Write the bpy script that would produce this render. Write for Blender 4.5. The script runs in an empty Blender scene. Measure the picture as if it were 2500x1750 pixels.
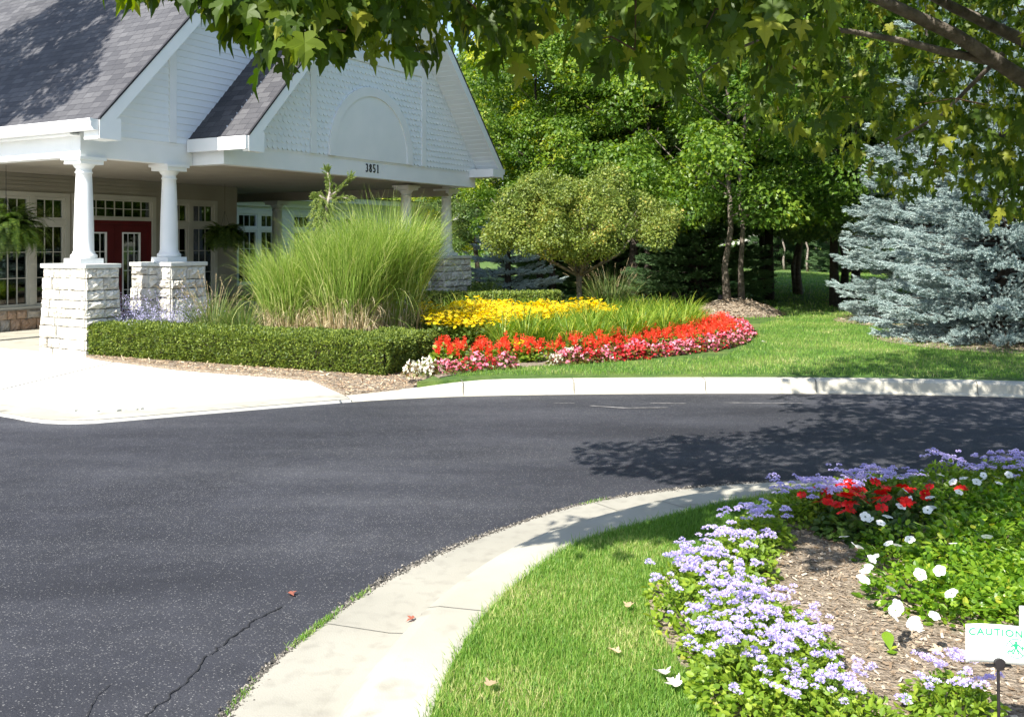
import bpy, math, random
import numpy as np

# ------------------------------------------------------------------ camera model
FPX, CXP, HYP, EYE = 2300.0, 1250.0, 592.0, 1.6     # focal length, centre column and horizon row of a 2500 px wide frame
def G(px, py, z=0.0):
    Y = FPX*(EYE-z)/(py-HYP); return ((px-CXP)*Y/FPX, Y, z)
def D(dx, dy, z=0.0): return G(dx*1.08885, dy*1.08885, z)
def P(px, py, Y): return ((px-CXP)*Y/FPX, Y, EYE+(HYP-py)*Y/FPX)
PI = math.pi
rnd = random.Random(7)
SC = bpy.context.scene
COL = SC.collection
SUNH = np.array([-.55, -.835]); SUN_EL = 45.0

# ------------------------------------------------------------------ object helpers
def tag(o, label=None, cat=None, group=None, kind=None):
    if label: o['label'] = label
    if cat: o['category'] = cat
    if group: o['group'] = group
    if kind: o['kind'] = kind
    return o
def empty(name, loc=(0,0,0), rz=0.0, s=1.0):
    o = bpy.data.objects.new(name, None); COL.objects.link(o)
    o.location = loc; o.rotation_euler = (0,0,rz); o.scale = (s,s,s); o.empty_display_size = .2
    return o
def copy_tree(o, parent=None):
    c = o.copy(); COL.objects.link(c)
    if parent is not None: c.parent = parent
    for ch in list(o.children):
        copy_tree(ch, c)
    return c

class MB:
    """collects vertices and faces, links them as one mesh object"""
    def __init__(s): s.v=[]; s.n=0; s.f=[]; s.uvs=[]
    def add(s, V, F, mat=0, uv=None):
        V = np.asarray(V, float).reshape(-1,3)
        if isinstance(F, np.ndarray) and F.ndim == 2: groups = [F]
        else:
            d = {}
            for f in F: d.setdefault(len(f), []).append(f)
            groups = [np.array(x) for x in d.values()]
        for g in groups: s.f.append((g + s.n, mat))
        s.v.append(V); s.n += len(V)
        s.uvs.append(np.zeros((len(V),2)) if uv is None else np.asarray(uv,float))
        return s
    def box(s, x0,x1,y0,y1,z0,z1, mat=0):
        if x0>x1: x0,x1=x1,x0
        if y0>y1: y0,y1=y1,y0
        if z0>z1: z0,z1=z1,z0
        V=[(x0,y0,z0),(x1,y0,z0),(x1,y1,z0),(x0,y1,z0),(x0,y0,z1),(x1,y0,z1),(x1,y1,z1),(x0,y1,z1)]
        return s.add(V, [(0,3,2,1),(4,5,6,7),(0,1,5,4),(1,2,6,5),(2,3,7,6),(3,0,4,7)], mat)
    def obox(s, c, ax, ay, az, mat=0):
        c=np.array(c,float); ax=np.array(ax,float); ay=np.array(ay,float); az=np.array(az,float)
        V=[c+i*ax+j*ay+k*az for k in(-1,1) for (i,j) in((-1,-1),(1,-1),(1,1),(-1,1))]
        return s.add(V,[(0,3,2,1),(4,5,6,7),(0,1,5,4),(1,2,6,5),(2,3,7,6),(3,0,4,7)],mat)
    def tube(s, pts, rad, n=8, mat=0, cap=True):
        pts=np.asarray(pts,float); k=len(pts)
        rad=np.full(k,float(rad)) if np.isscalar(rad) else np.asarray(rad,float)
        T=np.gradient(pts,axis=0); T/= (np.linalg.norm(T,axis=1)[:,None]+1e-9)
        a=np.array([0,0,1.]) if abs(T[0][2])<.9 else np.array([1.,0,0])
        V=[]; 
        u=np.cross(T[0],a); u/=np.linalg.norm(u)
        for i in range(k):
            u=u-T[i]*np.dot(u,T[i]); u/=np.linalg.norm(u)+1e-9; w=np.cross(T[i],u)
            for j in range(n):
                t=2*PI*j/n; V.append(pts[i]+rad[i]*(math.cos(t)*u+math.sin(t)*w))
        F=[(i*n+j, i*n+(j+1)%n, (i+1)*n+(j+1)%n, (i+1)*n+j) for i in range(k-1) for j in range(n)]
        if cap:
            F.append(tuple(range(n))[::-1]); F.append(tuple((k-1)*n+j for j in range(n)))
        return s.add(V,F,mat)
    def lathe(s, prof, c=(0,0,0), n=24, mat=0):
        V=[(c[0]+r*math.cos(2*PI*j/n), c[1]+r*math.sin(2*PI*j/n), c[2]+z) for r,z in prof for j in range(n)]
        k=len(prof)
        F=[(i*n+j, i*n+(j+1)%n, (i+1)*n+(j+1)%n, (i+1)*n+j) for i in range(k-1) for j in range(n)]
        F.append(tuple(range(n))[::-1]); F.append(tuple((k-1)*n+j for j in range(n)))
        return s.add(V,F,mat)
    def prism(s, poly, y0, y1, mat=0):     # polygon in x,z extruded along y
        n=len(poly); A=[(x,y0,z) for x,z in poly]+[(x,y1,z) for x,z in poly]
        F=[tuple(range(n)), tuple(range(n,2*n))[::-1]]+[(i,n+i,n+(i+1)%n,(i+1)%n) for i in range(n)]
        return s.add(A,F,mat)
    def sheet(s, pts, z=None, mat=0):
        V=[(p[0],p[1],(z if z is not None else p[2])) for p in pts]
        return s.add(V,[tuple(range(len(V)))],mat)
    def slab(s, pts, z0, z1, mat=0):       # polygon in x,y from z0 up to z1
        n=len(pts); A=[(p[0],p[1],z0) for p in pts]+[(p[0],p[1],z1) for p in pts]
        F=[tuple(range(n))[::-1], tuple(range(n,2*n))]+[(i,(i+1)%n,n+(i+1)%n,n+i) for i in range(n)]
        return s.add(A,F,mat)
    def build(s, name, mats, parent=None, smooth=False, loc=None, normals=False, rz=None):
        me=bpy.data.meshes.new(name)
        V=np.concatenate(s.v); me.vertices.add(len(V)); me.vertices.foreach_set('co',V.ravel().astype(np.float32))
        loops=np.concatenate([g.ravel() for g,_ in s.f]).astype(np.int32)
        tot=np.concatenate([np.full(len(g),g.shape[1]) for g,_ in s.f]).astype(np.int32)
        mi=np.concatenate([np.full(len(g),m) for g,m in s.f]).astype(np.int32)
        st=np.concatenate([[0],np.cumsum(tot)[:-1]]).astype(np.int32)
        me.loops.add(len(loops)); me.loops.foreach_set('vertex_index',loops)
        me.polygons.add(len(tot)); me.polygons.foreach_set('loop_start',st)
        me.polygons.foreach_set('material_index',mi)
        if any(u.any() for u in s.uvs):
            U=np.concatenate(s.uvs); l=me.uv_layers.new(name='UVMap'); l.data.foreach_set('uv',U[loops].ravel().astype(np.float32))
        me.update(calc_edges=True)
        me.polygons.foreach_set('use_smooth',np.full(len(tot),bool(smooth)))
        if normals:
            import bmesh
            b=bmesh.new(); b.from_mesh(me); bmesh.ops.recalc_face_normals(b,faces=b.faces); b.to_mesh(me); b.free()
        if not isinstance(mats,(list,tuple)): mats=[mats]
        for m in mats: me.materials.append(m)
        o=bpy.data.objects.new(name,me); COL.objects.link(o)
        if parent is not None: o.parent=parent
        if loc is not None: o.location=loc
        if rz is not None: o.rotation_euler=(0,0,rz)
        return o

def unit(a): return a/(np.linalg.norm(a,axis=-1,keepdims=True)+1e-9)
def basis(t, n):                       # columns side, tip, normal
    t=unit(t); sd=unit(np.cross(t,n)); n2=np.cross(sd,t)
    return np.stack([sd,t,n2],axis=-1)
def stamp(m, tv, tf, R, S, Pn, mat=0):
    tv=np.asarray(tv,float); N=len(Pn); S=np.asarray(S,float)
    if S.ndim==1: S=np.repeat(S[:,None],3,1)
    V=np.einsum('nij,nkj->nki',R,tv[None]*S[:,None,:])+Pn[:,None,:]
    base=(np.arange(N)*len(tv))[:,None]
    groups={}
    for f in tf: groups.setdefault(len(f),[]).append(f)
    V=V.reshape(-1,3); first=True; n0=m.n
    m.v.append(V); m.n+=len(V); m.uvs.append(np.zeros((len(V),2)))
    for g in groups.values():
        g=np.array(g); Fx=(base[:,:,None]+g[None]).reshape(-1,g.shape[1])
        m.f.append((Fx+n0,mat))
def rs(seed): return np.random.RandomState(seed)
def sph(r, n):
    v=r.normal(size=(n,3)); return unit(v)
def pip(poly, x, y):                   # vectorised point in polygon
    x=np.asarray(x); y=np.asarray(y); ins=np.zeros(x.shape,bool); n=len(poly); j=n-1
    for i in range(n):
        xi,yi=poly[i][0],poly[i][1]; xj,yj=poly[j][0],poly[j][1]
        c=((yi>y)!=(yj>y))&(x<(xj-xi)*(y-yi)/(yj-yi+1e-12)+xi); ins^=c; j=i
    return ins
def fill(poly, sp, seed, jit=.38):     # jittered hexagonal points inside a polygon
    r=rs(seed); xs=[p[0] for p in poly]; ys=[p[1] for p in poly]; out=[]
    y=min(ys); k=0
    while y<=max(ys):
        x=min(xs)+(sp/2 if k%2 else 0)
        while x<=max(xs):
            out.append((x+r.uniform(-jit,jit)*sp, y+r.uniform(-jit,jit)*sp)); x+=sp
        y+=sp*.87; k+=1
    out=np.array(out); return out[pip(poly,out[:,0],out[:,1])]
def rpts(poly, n, seed):
    r=rs(seed); xs=[p[0] for p in poly]; ys=[p[1] for p in poly]; res=np.zeros((0,2))
    while len(res)<n:
        q=np.stack([r.uniform(min(xs),max(xs),n*3),r.uniform(min(ys),max(ys),n*3)],1)
        res=np.concatenate([res,q[pip(poly,q[:,0],q[:,1])]])
    return res[:n]
def resample(pts, n):
    p=np.array([(q[0],q[1]) for q in pts]); d=np.concatenate([[0],np.cumsum(np.linalg.norm(np.diff(p,axis=0),axis=1))])
    t=np.linspace(0,d[-1],n); return np.stack([np.interp(t,d,p[:,0]),np.interp(t,d,p[:,1])],1)
def smooth_line(pts, n, it=2):
    p=np.array([(q[0],q[1]) for q in pts],float)
    for _ in range(it+1):
        q=[p[0]]
        for i in range(len(p)-1): q+= [p[i]*.75+p[i+1]*.25, p[i]*.25+p[i+1]*.75]
        q.append(p[-1]); p=np.array(q)
    return resample(p,n)

# ------------------------------------------------------------------ materials
MAT={}
def new_mat(name):
    m=bpy.data.materials.new(name); m.use_nodes=True; nt=m.node_tree
    for n in list(nt.nodes): nt.nodes.remove(n)
    out=nt.nodes.new('ShaderNodeOutputMaterial'); MAT[name]=m
    return m,nt,out
def N(nt,t,**k):
    n=nt.nodes.new(t)
    for a,b in k.items(): setattr(n,a,b)
    return n
def setin(n,**k):
    for a,b in k.items(): n.inputs[a.replace('_',' ')].default_value=b
def ramp(nt, stops):
    r=N(nt,'ShaderNodeValToRGB'); e=r.color_ramp.elements
    while len(e)<len(stops): e.new(.5)
    for i,(p,c) in enumerate(stops): e[i].position=p; e[i].color=(c[0],c[1],c[2],1)
    return r
def leafmat(name, stops, trans=.35, rough=.45, spec=.4, clump=0.0, cscale=1.2, dark=None):
    """leaf: colour differs leaf by leaf (and by patches of the plant), light passes through"""
    m,nt,out=new_mat(name); L=nt.links
    g=N(nt,'ShaderNodeNewGeometry'); rp=ramp(nt,stops)
    if clump>0:
        tc=N(nt,'ShaderNodeTexCoord'); no=N(nt,'ShaderNodeTexNoise'); no.inputs['Scale'].default_value=cscale; no.inputs['Detail'].default_value=1
        L.new(tc.outputs['Object'],no.inputs['Vector'])
        mp=N(nt,'ShaderNodeMapRange'); setin(mp,From_Min=.3,From_Max=.7); L.new(no.outputs['Fac'],mp.inputs['Value'])
        mx=N(nt,'ShaderNodeMix'); mx.inputs[0].default_value=clump
        L.new(g.outputs['Random Per Island'],mx.inputs[2]); L.new(mp.outputs[0],mx.inputs[3]); L.new(mx.outputs[0],rp.inputs[0])
    else: L.new(g.outputs['Random Per Island'],rp.inputs[0])
    p=N(nt,'ShaderNodeBsdfPrincipled'); setin(p,Roughness=rough); p.inputs['Specular IOR Level'].default_value=spec
    t=N(nt,'ShaderNodeBsdfTranslucent'); mix=N(nt,'ShaderNodeMixShader'); mix.inputs[0].default_value=trans
    hs=N(nt,'ShaderNodeHueSaturation'); hs.inputs['Saturation'].default_value=1.1; hs.inputs['Value'].default_value=1.75
    L.new(rp.outputs[0],p.inputs['Base Color']); L.new(rp.outputs[0],hs.inputs['Color']); L.new(hs.outputs[0],t.inputs['Color'])
    L.new(p.outputs[0],mix.inputs[1]); L.new(t.outputs[0],mix.inputs[2]); L.new(mix.outputs[0],out.inputs[0])
    return m
def surf(name, c1, c2=None, scale=5, rough=.8, bump=0., bscale=60, detail=5, spec=.3, c3=None, s3=40, f3=(.6,.7), metal=0, dist=.01, coords='Object'):
    """painted or mineral surface: two tones mixed by noise, optional speckle c3, optional bump"""
    m,nt,out=new_mat(name); L=nt.links
    p=N(nt,'ShaderNodeBsdfPrincipled'); setin(p,Roughness=rough,Metallic=metal); p.inputs['Specular IOR Level'].default_value=spec
    tc=N(nt,'ShaderNodeTexCoord')
    no=N(nt,'ShaderNodeTexNoise'); setin(no,Scale=scale,Detail=detail); L.new(tc.outputs[coords],no.inputs['Vector'])
    rp=ramp(nt,[(.32,c1),(.68,c2 or c1)]); L.new(no.outputs['Fac'],rp.inputs[0]); col=rp.outputs[0]
    if c3:
        n3=N(nt,'ShaderNodeTexNoise'); setin(n3,Scale=s3,Detail=2); L.new(tc.outputs[coords],n3.inputs['Vector'])
        mr=N(nt,'ShaderNodeMapRange'); setin(mr,From_Min=f3[0],From_Max=f3[1]); L.new(n3.outputs['Fac'],mr.inputs['Value'])
        mx=N(nt,'ShaderNodeMix',data_type='RGBA'); L.new(mr.outputs[0],mx.inputs[0]); L.new(col,mx.inputs[6]); mx.inputs[7].default_value=(*c3,1); col=mx.outputs[2]
    L.new(col,p.inputs['Base Color'])
    if bump>0:
        nb=N(nt,'ShaderNodeTexNoise'); setin(nb,Scale=bscale,Detail=4); L.new(tc.outputs[coords],nb.inputs['Vector'])
        b=N(nt,'ShaderNodeBump'); setin(b,Strength=bump,Distance=dist); L.new(nb.outputs['Fac'],b.inputs['Height']); L.new(b.outputs[0],p.inputs['Normal'])
    L.new(p.outputs[0],out.inputs[0]); return m
def islandmat(name, stops, rough=.8, bump=0., bscale=30, nz=.0, nscale=10, spec=.3, dist=.01):
    """each separate piece (stone, chip, board) gets its own tone"""
    m,nt,out=new_mat(name); L=nt.links
    g=N(nt,'ShaderNodeNewGeometry'); rp=ramp(nt,stops); p=N(nt,'ShaderNodeBsdfPrincipled'); setin(p,Roughness=rough); p.inputs['Specular IOR Level'].default_value=spec
    tc=N(nt,'ShaderNodeTexCoord'); src=g.outputs['Random Per Island']
    if nz>0:
        no=N(nt,'ShaderNodeTexNoise'); setin(no,Scale=nscale,Detail=4); L.new(tc.outputs['Object'],no.inputs['Vector'])
        mx=N(nt,'ShaderNodeMix'); mx.inputs[0].default_value=nz; L.new(src,mx.inputs[2]); L.new(no.outputs['Fac'],mx.inputs[3]); src=mx.outputs[0]
    L.new(src,rp.inputs[0]); L.new(rp.outputs[0],p.inputs['Base Color'])
    if bump>0:
        nb=N(nt,'ShaderNodeTexNoise'); setin(nb,Scale=bscale,Detail=4); L.new(tc.outputs['Object'],nb.inputs['Vector'])
        b=N(nt,'ShaderNodeBump'); setin(b,Strength=bump,Distance=dist); L.new(nb.outputs['Fac'],b.inputs['Height']); L.new(b.outputs[0],p.inputs['Normal'])
    L.new(p.outputs[0],out.inputs[0]); return m

def asphalt_mat():
    m,nt,out=new_mat('asphalt'); L=nt.links
    p=N(nt,'ShaderNodeBsdfPrincipled'); setin(p,Roughness=.75); p.inputs['Specular IOR Level'].default_value=.35
    tc=N(nt,'ShaderNodeTexCoord')
    # broad sealer streaks that follow the road
    mp=N(nt,'ShaderNodeMapping'); mp.inputs['Scale'].default_value=(.22,.9,1); mp.inputs['Rotation'].default_value=(0,0,math.radians(-24)); L.new(tc.outputs['Object'],mp.inputs[0])
    n1=N(nt,'ShaderNodeTexNoise'); setin(n1,Scale=1.3,Detail=4,Roughness=.55); L.new(mp.outputs[0],n1.inputs['Vector'])
    r1=ramp(nt,[(.30,(.020,.0205,.026)),(.5,(.032,.033,.041)),(.70,(.050,.051,.060))]); L.new(n1.outputs['Fac'],r1.inputs[0])
    # big uneven patches of wear and sealer
    n4=N(nt,'ShaderNodeTexNoise'); setin(n4,Scale=.33,Detail=5,Roughness=.6,Distortion=.6); L.new(tc.outputs['Object'],n4.inputs['Vector'])
    m4=N(nt,'ShaderNodeMapRange'); setin(m4,From_Min=.32,From_Max=.68,To_Min=.74,To_Max=1.28); L.new(n4.outputs['Fac'],m4.inputs['Value'])
    n5=N(nt,'ShaderNodeTexNoise'); setin(n5,Scale=7.0,Detail=6,Roughness=.7); L.new(tc.outputs['Object'],n5.inputs['Vector'])
    m5=N(nt,'ShaderNodeMapRange'); setin(m5,From_Min=.3,From_Max=.7,To_Min=.84,To_Max=1.16); L.new(n5.outputs['Fac'],m5.inputs['Value'])
    m6=N(nt,'ShaderNodeMath',operation='MULTIPLY'); L.new(m4.outputs[0],m6.inputs[0]); L.new(m5.outputs[0],m6.inputs[1])
    vs=N(nt,'ShaderNodeVectorMath',operation='SCALE'); L.new(r1.outputs[0],vs.inputs[0]); L.new(m6.outputs[0],vs.inputs['Scale'])
    # aggregate: small light stones, denser in worn streaks
    v=N(nt,'ShaderNodeTexVoronoi'); setin(v,Scale=150.0); L.new(tc.outputs['Object'],v.inputs['Vector'])
    sp=N(nt,'ShaderNodeSeparateColor'); L.new(v.outputs['Color'],sp.inputs[0])
    th=N(nt,'ShaderNodeMapRange'); setin(th,From_Min=.35,From_Max=.7,To_Min=.93,To_Max=.68); L.new(n1.outputs['Fac'],th.inputs['Value'])
    gt=N(nt,'ShaderNodeMath',operation='GREATER_THAN'); L.new(sp.outputs[0],gt.inputs[0]); L.new(th.outputs[0],gt.inputs[1])
    ds=N(nt,'ShaderNodeMath',operation='LESS_THAN'); L.new(v.outputs['Distance'],ds.inputs[0]); ds.inputs[1].default_value=.48
    mu=N(nt,'ShaderNodeMath',operation='MULTIPLY'); L.new(gt.outputs[0],mu.inputs[0]); L.new(ds.outputs[0],mu.inputs[1])
    br=N(nt,'ShaderNodeMath',operation='MULTIPLY'); L.new(mu.outputs[0],br.inputs[0]); L.new(sp.outputs[1],br.inputs[1])
    mx=N(nt,'ShaderNodeMix',data_type='RGBA'); L.new(br.outputs[0],mx.inputs[0]); L.new(vs.outputs[0],mx.inputs[6]); mx.inputs[7].default_value=(.19,.187,.185,1)
    L.new(mx.outputs[2],p.inputs['Base Color'])
    nb=N(nt,'ShaderNodeTexNoise'); setin(nb,Scale=110.0,Detail=3); L.new(tc.outputs['Object'],nb.inputs['Vector'])
    b=N(nt,'ShaderNodeBump'); setin(b,Strength=.6,Distance=.006); L.new(nb.outputs['Fac'],b.inputs['Height']); L.new(b.outputs[0],p.inputs['Normal'])
    L.new(p.outputs[0],out.inputs[0]); return m
def shingle_mat():
    m,nt,out=new_mat('roof_shingles'); L=nt.links
    p=N(nt,'ShaderNodeBsdfPrincipled'); setin(p,Roughness=.85); p.inputs['Specular IOR Level'].default_value=.25
    uv=N(nt,'ShaderNodeUVMap'); uv.uv_map='UVMap'
    b=N(nt,'ShaderNodeTexBrick'); b.offset=.37; b.offset_frequency=3; b.squash=.7; b.squash_frequency=2
    setin(b,Scale=1.0,Mortar_Size=.004,Bias=0.0); b.inputs['Brick Width'].default_value=.27; b.inputs['Row Height'].default_value=.125
    b.inputs['Color1'].default_value=(.056,.056,.063,1); b.inputs['Color2'].default_value=(.098,.097,.104,1); b.inputs['Mortar'].default_value=(.03,.03,.036,1)
    L.new(uv.outputs[0],b.inputs['Vector'])
    n=N(nt,'ShaderNodeTexNoise'); setin(n,Scale=90.0,Detail=2); L.new(uv.outputs[0],n.inputs['Vector'])
    n2=N(nt,'ShaderNodeTexNoise'); setin(n2,Scale=.7,Detail=3); L.new(uv.outputs[0],n2.inputs['Vector'])
    mr=N(nt,'ShaderNodeMapRange'); setin(mr,From_Min=.3,From_Max=.7,To_Min=.75,To_Max=1.3); L.new(n.outputs['Fac'],mr.inputs['Value'])
    mr2=N(nt,'ShaderNodeMapRange'); setin(mr2,From_Min=.3,From_Max=.7,To_Min=.85,To_Max=1.15); L.new(n2.outputs['Fac'],mr2.inputs['Value'])
    mu=N(nt,'ShaderNodeMath',operation='MULTIPLY'); L.new(mr.outputs[0],mu.inputs[0]); L.new(mr2.outputs[0],mu.inputs[1])
    ml=N(nt,'ShaderNodeMix',data_type='RGBA',blend_type='MULTIPLY'); ml.inputs[0].default_value=1; L.new(b.outputs['Color'],ml.inputs[6])
    cb=N(nt,'ShaderNodeCombineColor'); 
    for i in range(3): L.new(mu.outputs[0],cb.inputs[i])
    L.new(cb.outputs[0],ml.inputs[7]); L.new(ml.outputs[2],p.inputs['Base Color'])
    bp=N(nt,'ShaderNodeBump'); setin(bp,Strength=.7,Distance=.01); bp.invert=True; L.new(b.outputs['Fac'],bp.inputs['Height']); L.new(bp.outputs[0],p.inputs['Normal'])
    L.new(p.outputs[0],out.inputs[0]); return m
def glass_mat():
    m,nt,out=new_mat('window_glass'); L=nt.links
    t=N(nt,'ShaderNodeBsdfTransparent'); t.inputs[0].default_value=(.62,.66,.64,1)
    g=N(nt,'ShaderNodeBsdfGlossy'); setin(g,Roughness=.02); g.inputs[0].default_value=(.9,.95,.95,1)
    f=N(nt,'ShaderNodeFresnel'); f.inputs[0].default_value=1.9
    mx=N(nt,'ShaderNodeMixShader'); L.new(f.outputs[0],mx.inputs[0]); L.new(t.outputs[0],mx.inputs[1]); L.new(g.outputs[0],mx.inputs[2]); L.new(mx.outputs[0],out.inputs[0])
    return m
def emis(name,c,s):
    m,nt,out=new_mat(name); e=N(nt,'ShaderNodeEmission'); e.inputs[0].default_value=(*c,1); e.inputs[1].default_value=s; nt.links.new(e.outputs[0],out.inputs[0]); return m

asphalt=asphalt_mat(); shingles=shingle_mat(); glass=glass_mat()
concrete=surf('concrete',(.36,.34,.285),(.44,.42,.355),scale=2.2,rough=.85,bump=.25,bscale=140,c3=(.25,.23,.19),s3=6,f3=(.58,.80),dist=.004)
concrete_white=surf('pale_concrete',(.70,.68,.63),(.80,.78,.73),scale=1.6,rough=.85,bump=.25,bscale=140,c3=(.52,.50,.46),s3=6,f3=(.68,.85),dist=.004)
concrete_far=surf('far_kerb_concrete',(.46,.43,.36),(.54,.51,.435),scale=2.2,rough=.85,bump=.25,bscale=140,c3=(.40,.375,.32),s3=7,f3=(.62,.8),dist=.004)
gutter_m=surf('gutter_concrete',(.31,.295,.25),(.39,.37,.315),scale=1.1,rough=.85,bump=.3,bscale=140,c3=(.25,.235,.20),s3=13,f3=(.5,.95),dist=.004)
joint=surf('dark_joint',(.14,.13,.11),(.21,.20,.17),scale=30)
crack=surf('crack_dark',(.014,.014,.016),(.028,.028,.03),scale=30)
patchm=surf('worn_scrape',(.16,.15,.15),(.26,.25,.24),scale=12)
soil=surf('mulch_soil',(.16,.12,.085),(.34,.28,.215),scale=38,rough=.95,bump=.9,bscale=55,dist=.03,c3=(.38,.32,.25),s3=90,f3=(.58,.7))
lawnm=surf('lawn_turf',(.045,.10,.018),(.10,.18,.035),scale=9,rough=.95,bump=.8,bscale=90,dist=.03,c3=(.19,.23,.06),s3=1.1,f3=(.48,.75))
groundm=surf('ground_soil',(.05,.08,.02),(.08,.11,.03),scale=2,rough=.95)
white=surf('white_paint',(.74,.76,.76),(.79,.80,.80),scale=3,rough=.45,spec=.4,bump=.05,bscale=20)
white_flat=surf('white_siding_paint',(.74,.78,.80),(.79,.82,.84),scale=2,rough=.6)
ceil_m=surf('ceiling_paint_with_shade',(.34,.31,.26),(.39,.355,.30),scale=2,rough=.8)  # canopy shade and tan bounce light are put into this colour
wallin_m=surf('siding_paint_with_shade',(.27,.25,.21),(.31,.29,.24),scale=2,rough=.7)  # darker copy of the white siding, porch shade mixed into its colour
trimin_m=surf('trim_paint_with_shade',(.40,.39,.34),(.45,.44,.39),scale=3,rough=.6)  # white trim again, toned down in colour for the shade under the canopy
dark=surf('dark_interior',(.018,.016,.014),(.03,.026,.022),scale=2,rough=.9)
curtain_m=surf('curtain_cloth',(.22,.21,.17),(.32,.30,.25),scale=14,rough=.95)
redm=surf('red_door_paint',(.075,.005,.007),(.10,.007,.009),scale=4,rough=.5)
capstone=surf('cap_stone',(.56,.57,.54),(.66,.67,.63),scale=6,rough=.85,bump=.3,bscale=40)
stone=islandmat('pier_stone',[(0,(.30,.275,.23)),(.3,(.52,.49,.43)),(.65,(.66,.64,.58)),(1,(.42,.41,.39))],rough=.85,bump=.8,bscale=22,nz=.45,nscale=7,dist=.03)
stone_base=islandmat('wall_base_stone',[(0,(.22,.19,.16)),(.3,(.40,.26,.17)),(.6,(.36,.33,.29)),(1,(.48,.40,.30))],rough=.9,bump=.7,bscale=22,nz=.3,nscale=9,dist=.02)
mortar=surf('mortar',(.16,.145,.12),(.24,.22,.19),scale=20,rough=.95)
black=surf('black_metal',(.012,.010,.012),(.02,.018,.02),scale=20,rough=.45,spec=.5)
flash=surf('dark_roof_edge',(.02,.02,.024),(.03,.03,.035),scale=10,rough=.8)
bark=surf('grey_bark',(.085,.07,.055),(.20,.17,.14),scale=14,rough=.95,bump=.9,bscale=25,dist=.03)
bark_dark=surf('dark_bark',(.035,.028,.022),(.075,.062,.05),scale=14,rough=.95,bump=.9,bscale=25,dist=.03)
bark_light=surf('smooth_pale_bark',(.20,.17,.15),(.40,.35,.30),scale=8,rough=.9,bump=.5,bscale=18,dist=.02,c3=(.10,.08,.07),s3=16,f3=(.52,.62))
twig=surf('brown_twig',(.06,.035,.02),(.10,.06,.035),scale=20,rough=.9)
# ------------------------------------------------------------------ world, sun, camera
w=bpy.data.worlds.new('World'); SC.world=w; w.use_nodes=True; wn=w.node_tree
bg=wn.nodes['Background']; sky=wn.nodes.new('ShaderNodeTexSky'); sky.sky_type='NISHITA'; sky.sun_disc=False
sky.sun_elevation=math.radians(SUN_EL); sky.sun_rotation=math.atan2(SUNH[0],SUNH[1]); sky.air_density=1.0; sky.dust_density=1.0; sky.altitude=200
wn.links.new(sky.outputs[0],bg.inputs[0]); bg.inputs[1].default_value=.125
sl=bpy.data.lights.new('sun','SUN'); sl.energy=5.0; sl.angle=math.radians(.5); sl.color=(1,.955,.86)
so=bpy.data.objects.new('sun',sl); COL.objects.link(so)
from mathutils import Vector
sh=SUNH/np.linalg.norm(SUNH)
sd=Vector((sh[0]*math.cos(math.radians(SUN_EL)),sh[1]*math.cos(math.radians(SUN_EL)),math.sin(math.radians(SUN_EL))))
so.rotation_euler=sd.to_track_quat('Z','Y').to_euler(); so.location=sd*30
cam=bpy.data.cameras.new('camera'); co=bpy.data.objects.new('camera',cam); COL.objects.link(co); SC.camera=co
co.location=(0,0,EYE); co.rotation_euler=(math.radians(90),0,0)
cam.sensor_width=36; cam.lens=FPX/2500*36; cam.shift_y=-(875-HYP)/2500; cam.clip_start=.05; cam.clip_end=1500
SC.view_settings.view_transform='Standard'; SC.view_settings.look='None'; SC.view_settings.gamma=1; SC.view_settings.exposure=1.08
SC.render.resolution_x=1024; SC.render.resolution_y=716
SC.render.engine='CYCLES'
SC.cycles.max_bounces=7; SC.cycles.transparent_max_bounces=8; SC.cycles.transmission_bounces=5

# ------------------------------------------------------------------ building frame: u along the gable wall, v out from it
OX,OY=-5.84,12.9; RB=math.radians(60)
def UV(u,v,z=0.0): return (OX+.5*u+.866*v, OY+.866*u-.5*v, z)

# ------------------------------------------------------------------ ground, road, kerbs
ZL=.14
def struct(name,m,mats,**k): return tag(m.build(name,mats,**k),kind='structure')
struct('ground',MB().sheet([(-400,-200),(400,-200),(400,600),(-400,600)],-.06),groundm)
def far(dx,dy): return D(dx,dy,0)
front=[(-14,5.5),(-11,8.2),(-8.5,9.25),(-6.2,9.1)]+[far(a,b)[:2] for a,b in [(0,930),(60,945),(120,951),(200,951),(300,942),(500,925),(700,908),(860,896),(1045,888),(1300,884),(1600,882),(1900,883),(2175,888),(2296,892)]]+[(6.6,9.3),(8.2,8.5),(10,7.0),(11.5,5),(12.5,2),(13,-3)]
front=smooth_line(front,160,1)
def nl(pts): return [ (a*1.08885,b*1.08885) for a,b in pts]
edge_px=[(400,1760),(510,1600),(600,1500),(720,1400),(850,1310),(1000,1235),(1150,1180),(1270,1140),(1400,1112),(1600,1090),(1750,1080),(1900,1073)]
lawn_px=[(900,1760),(965,1607),(990,1530),(1040,1440),(1080,1380),(1150,1310),(1250,1235),(1330,1200),(1450,1170),(1600,1130),(1750,1105),(1850,1090)]
near_edge=[(-1.15,-3),(-1.35,0),(-1.2,1.8)]+[D(a,b,0)[:2] for a,b in edge_px]+[(3.3,6.45),(4.4,6.3),(5.6,5.8),(6.8,4.9),(7.8,3.2),(8.2,0),(8.2,-3)]
near_edge=smooth_line(near_edge,150,1)
near_lawn=[(-.45,-3),(-.68,0),(-.58,1.5)]+[D(a,b,ZL)[:2] for a,b in lawn_px]+[(3.15,5.92),(4.2,5.75),(5.3,5.3),(6.3,4.5),(7.2,3.0),(7.6,0),(7.6,-3)]
near_lawn=smooth_line(near_lawn,150,1)
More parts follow.
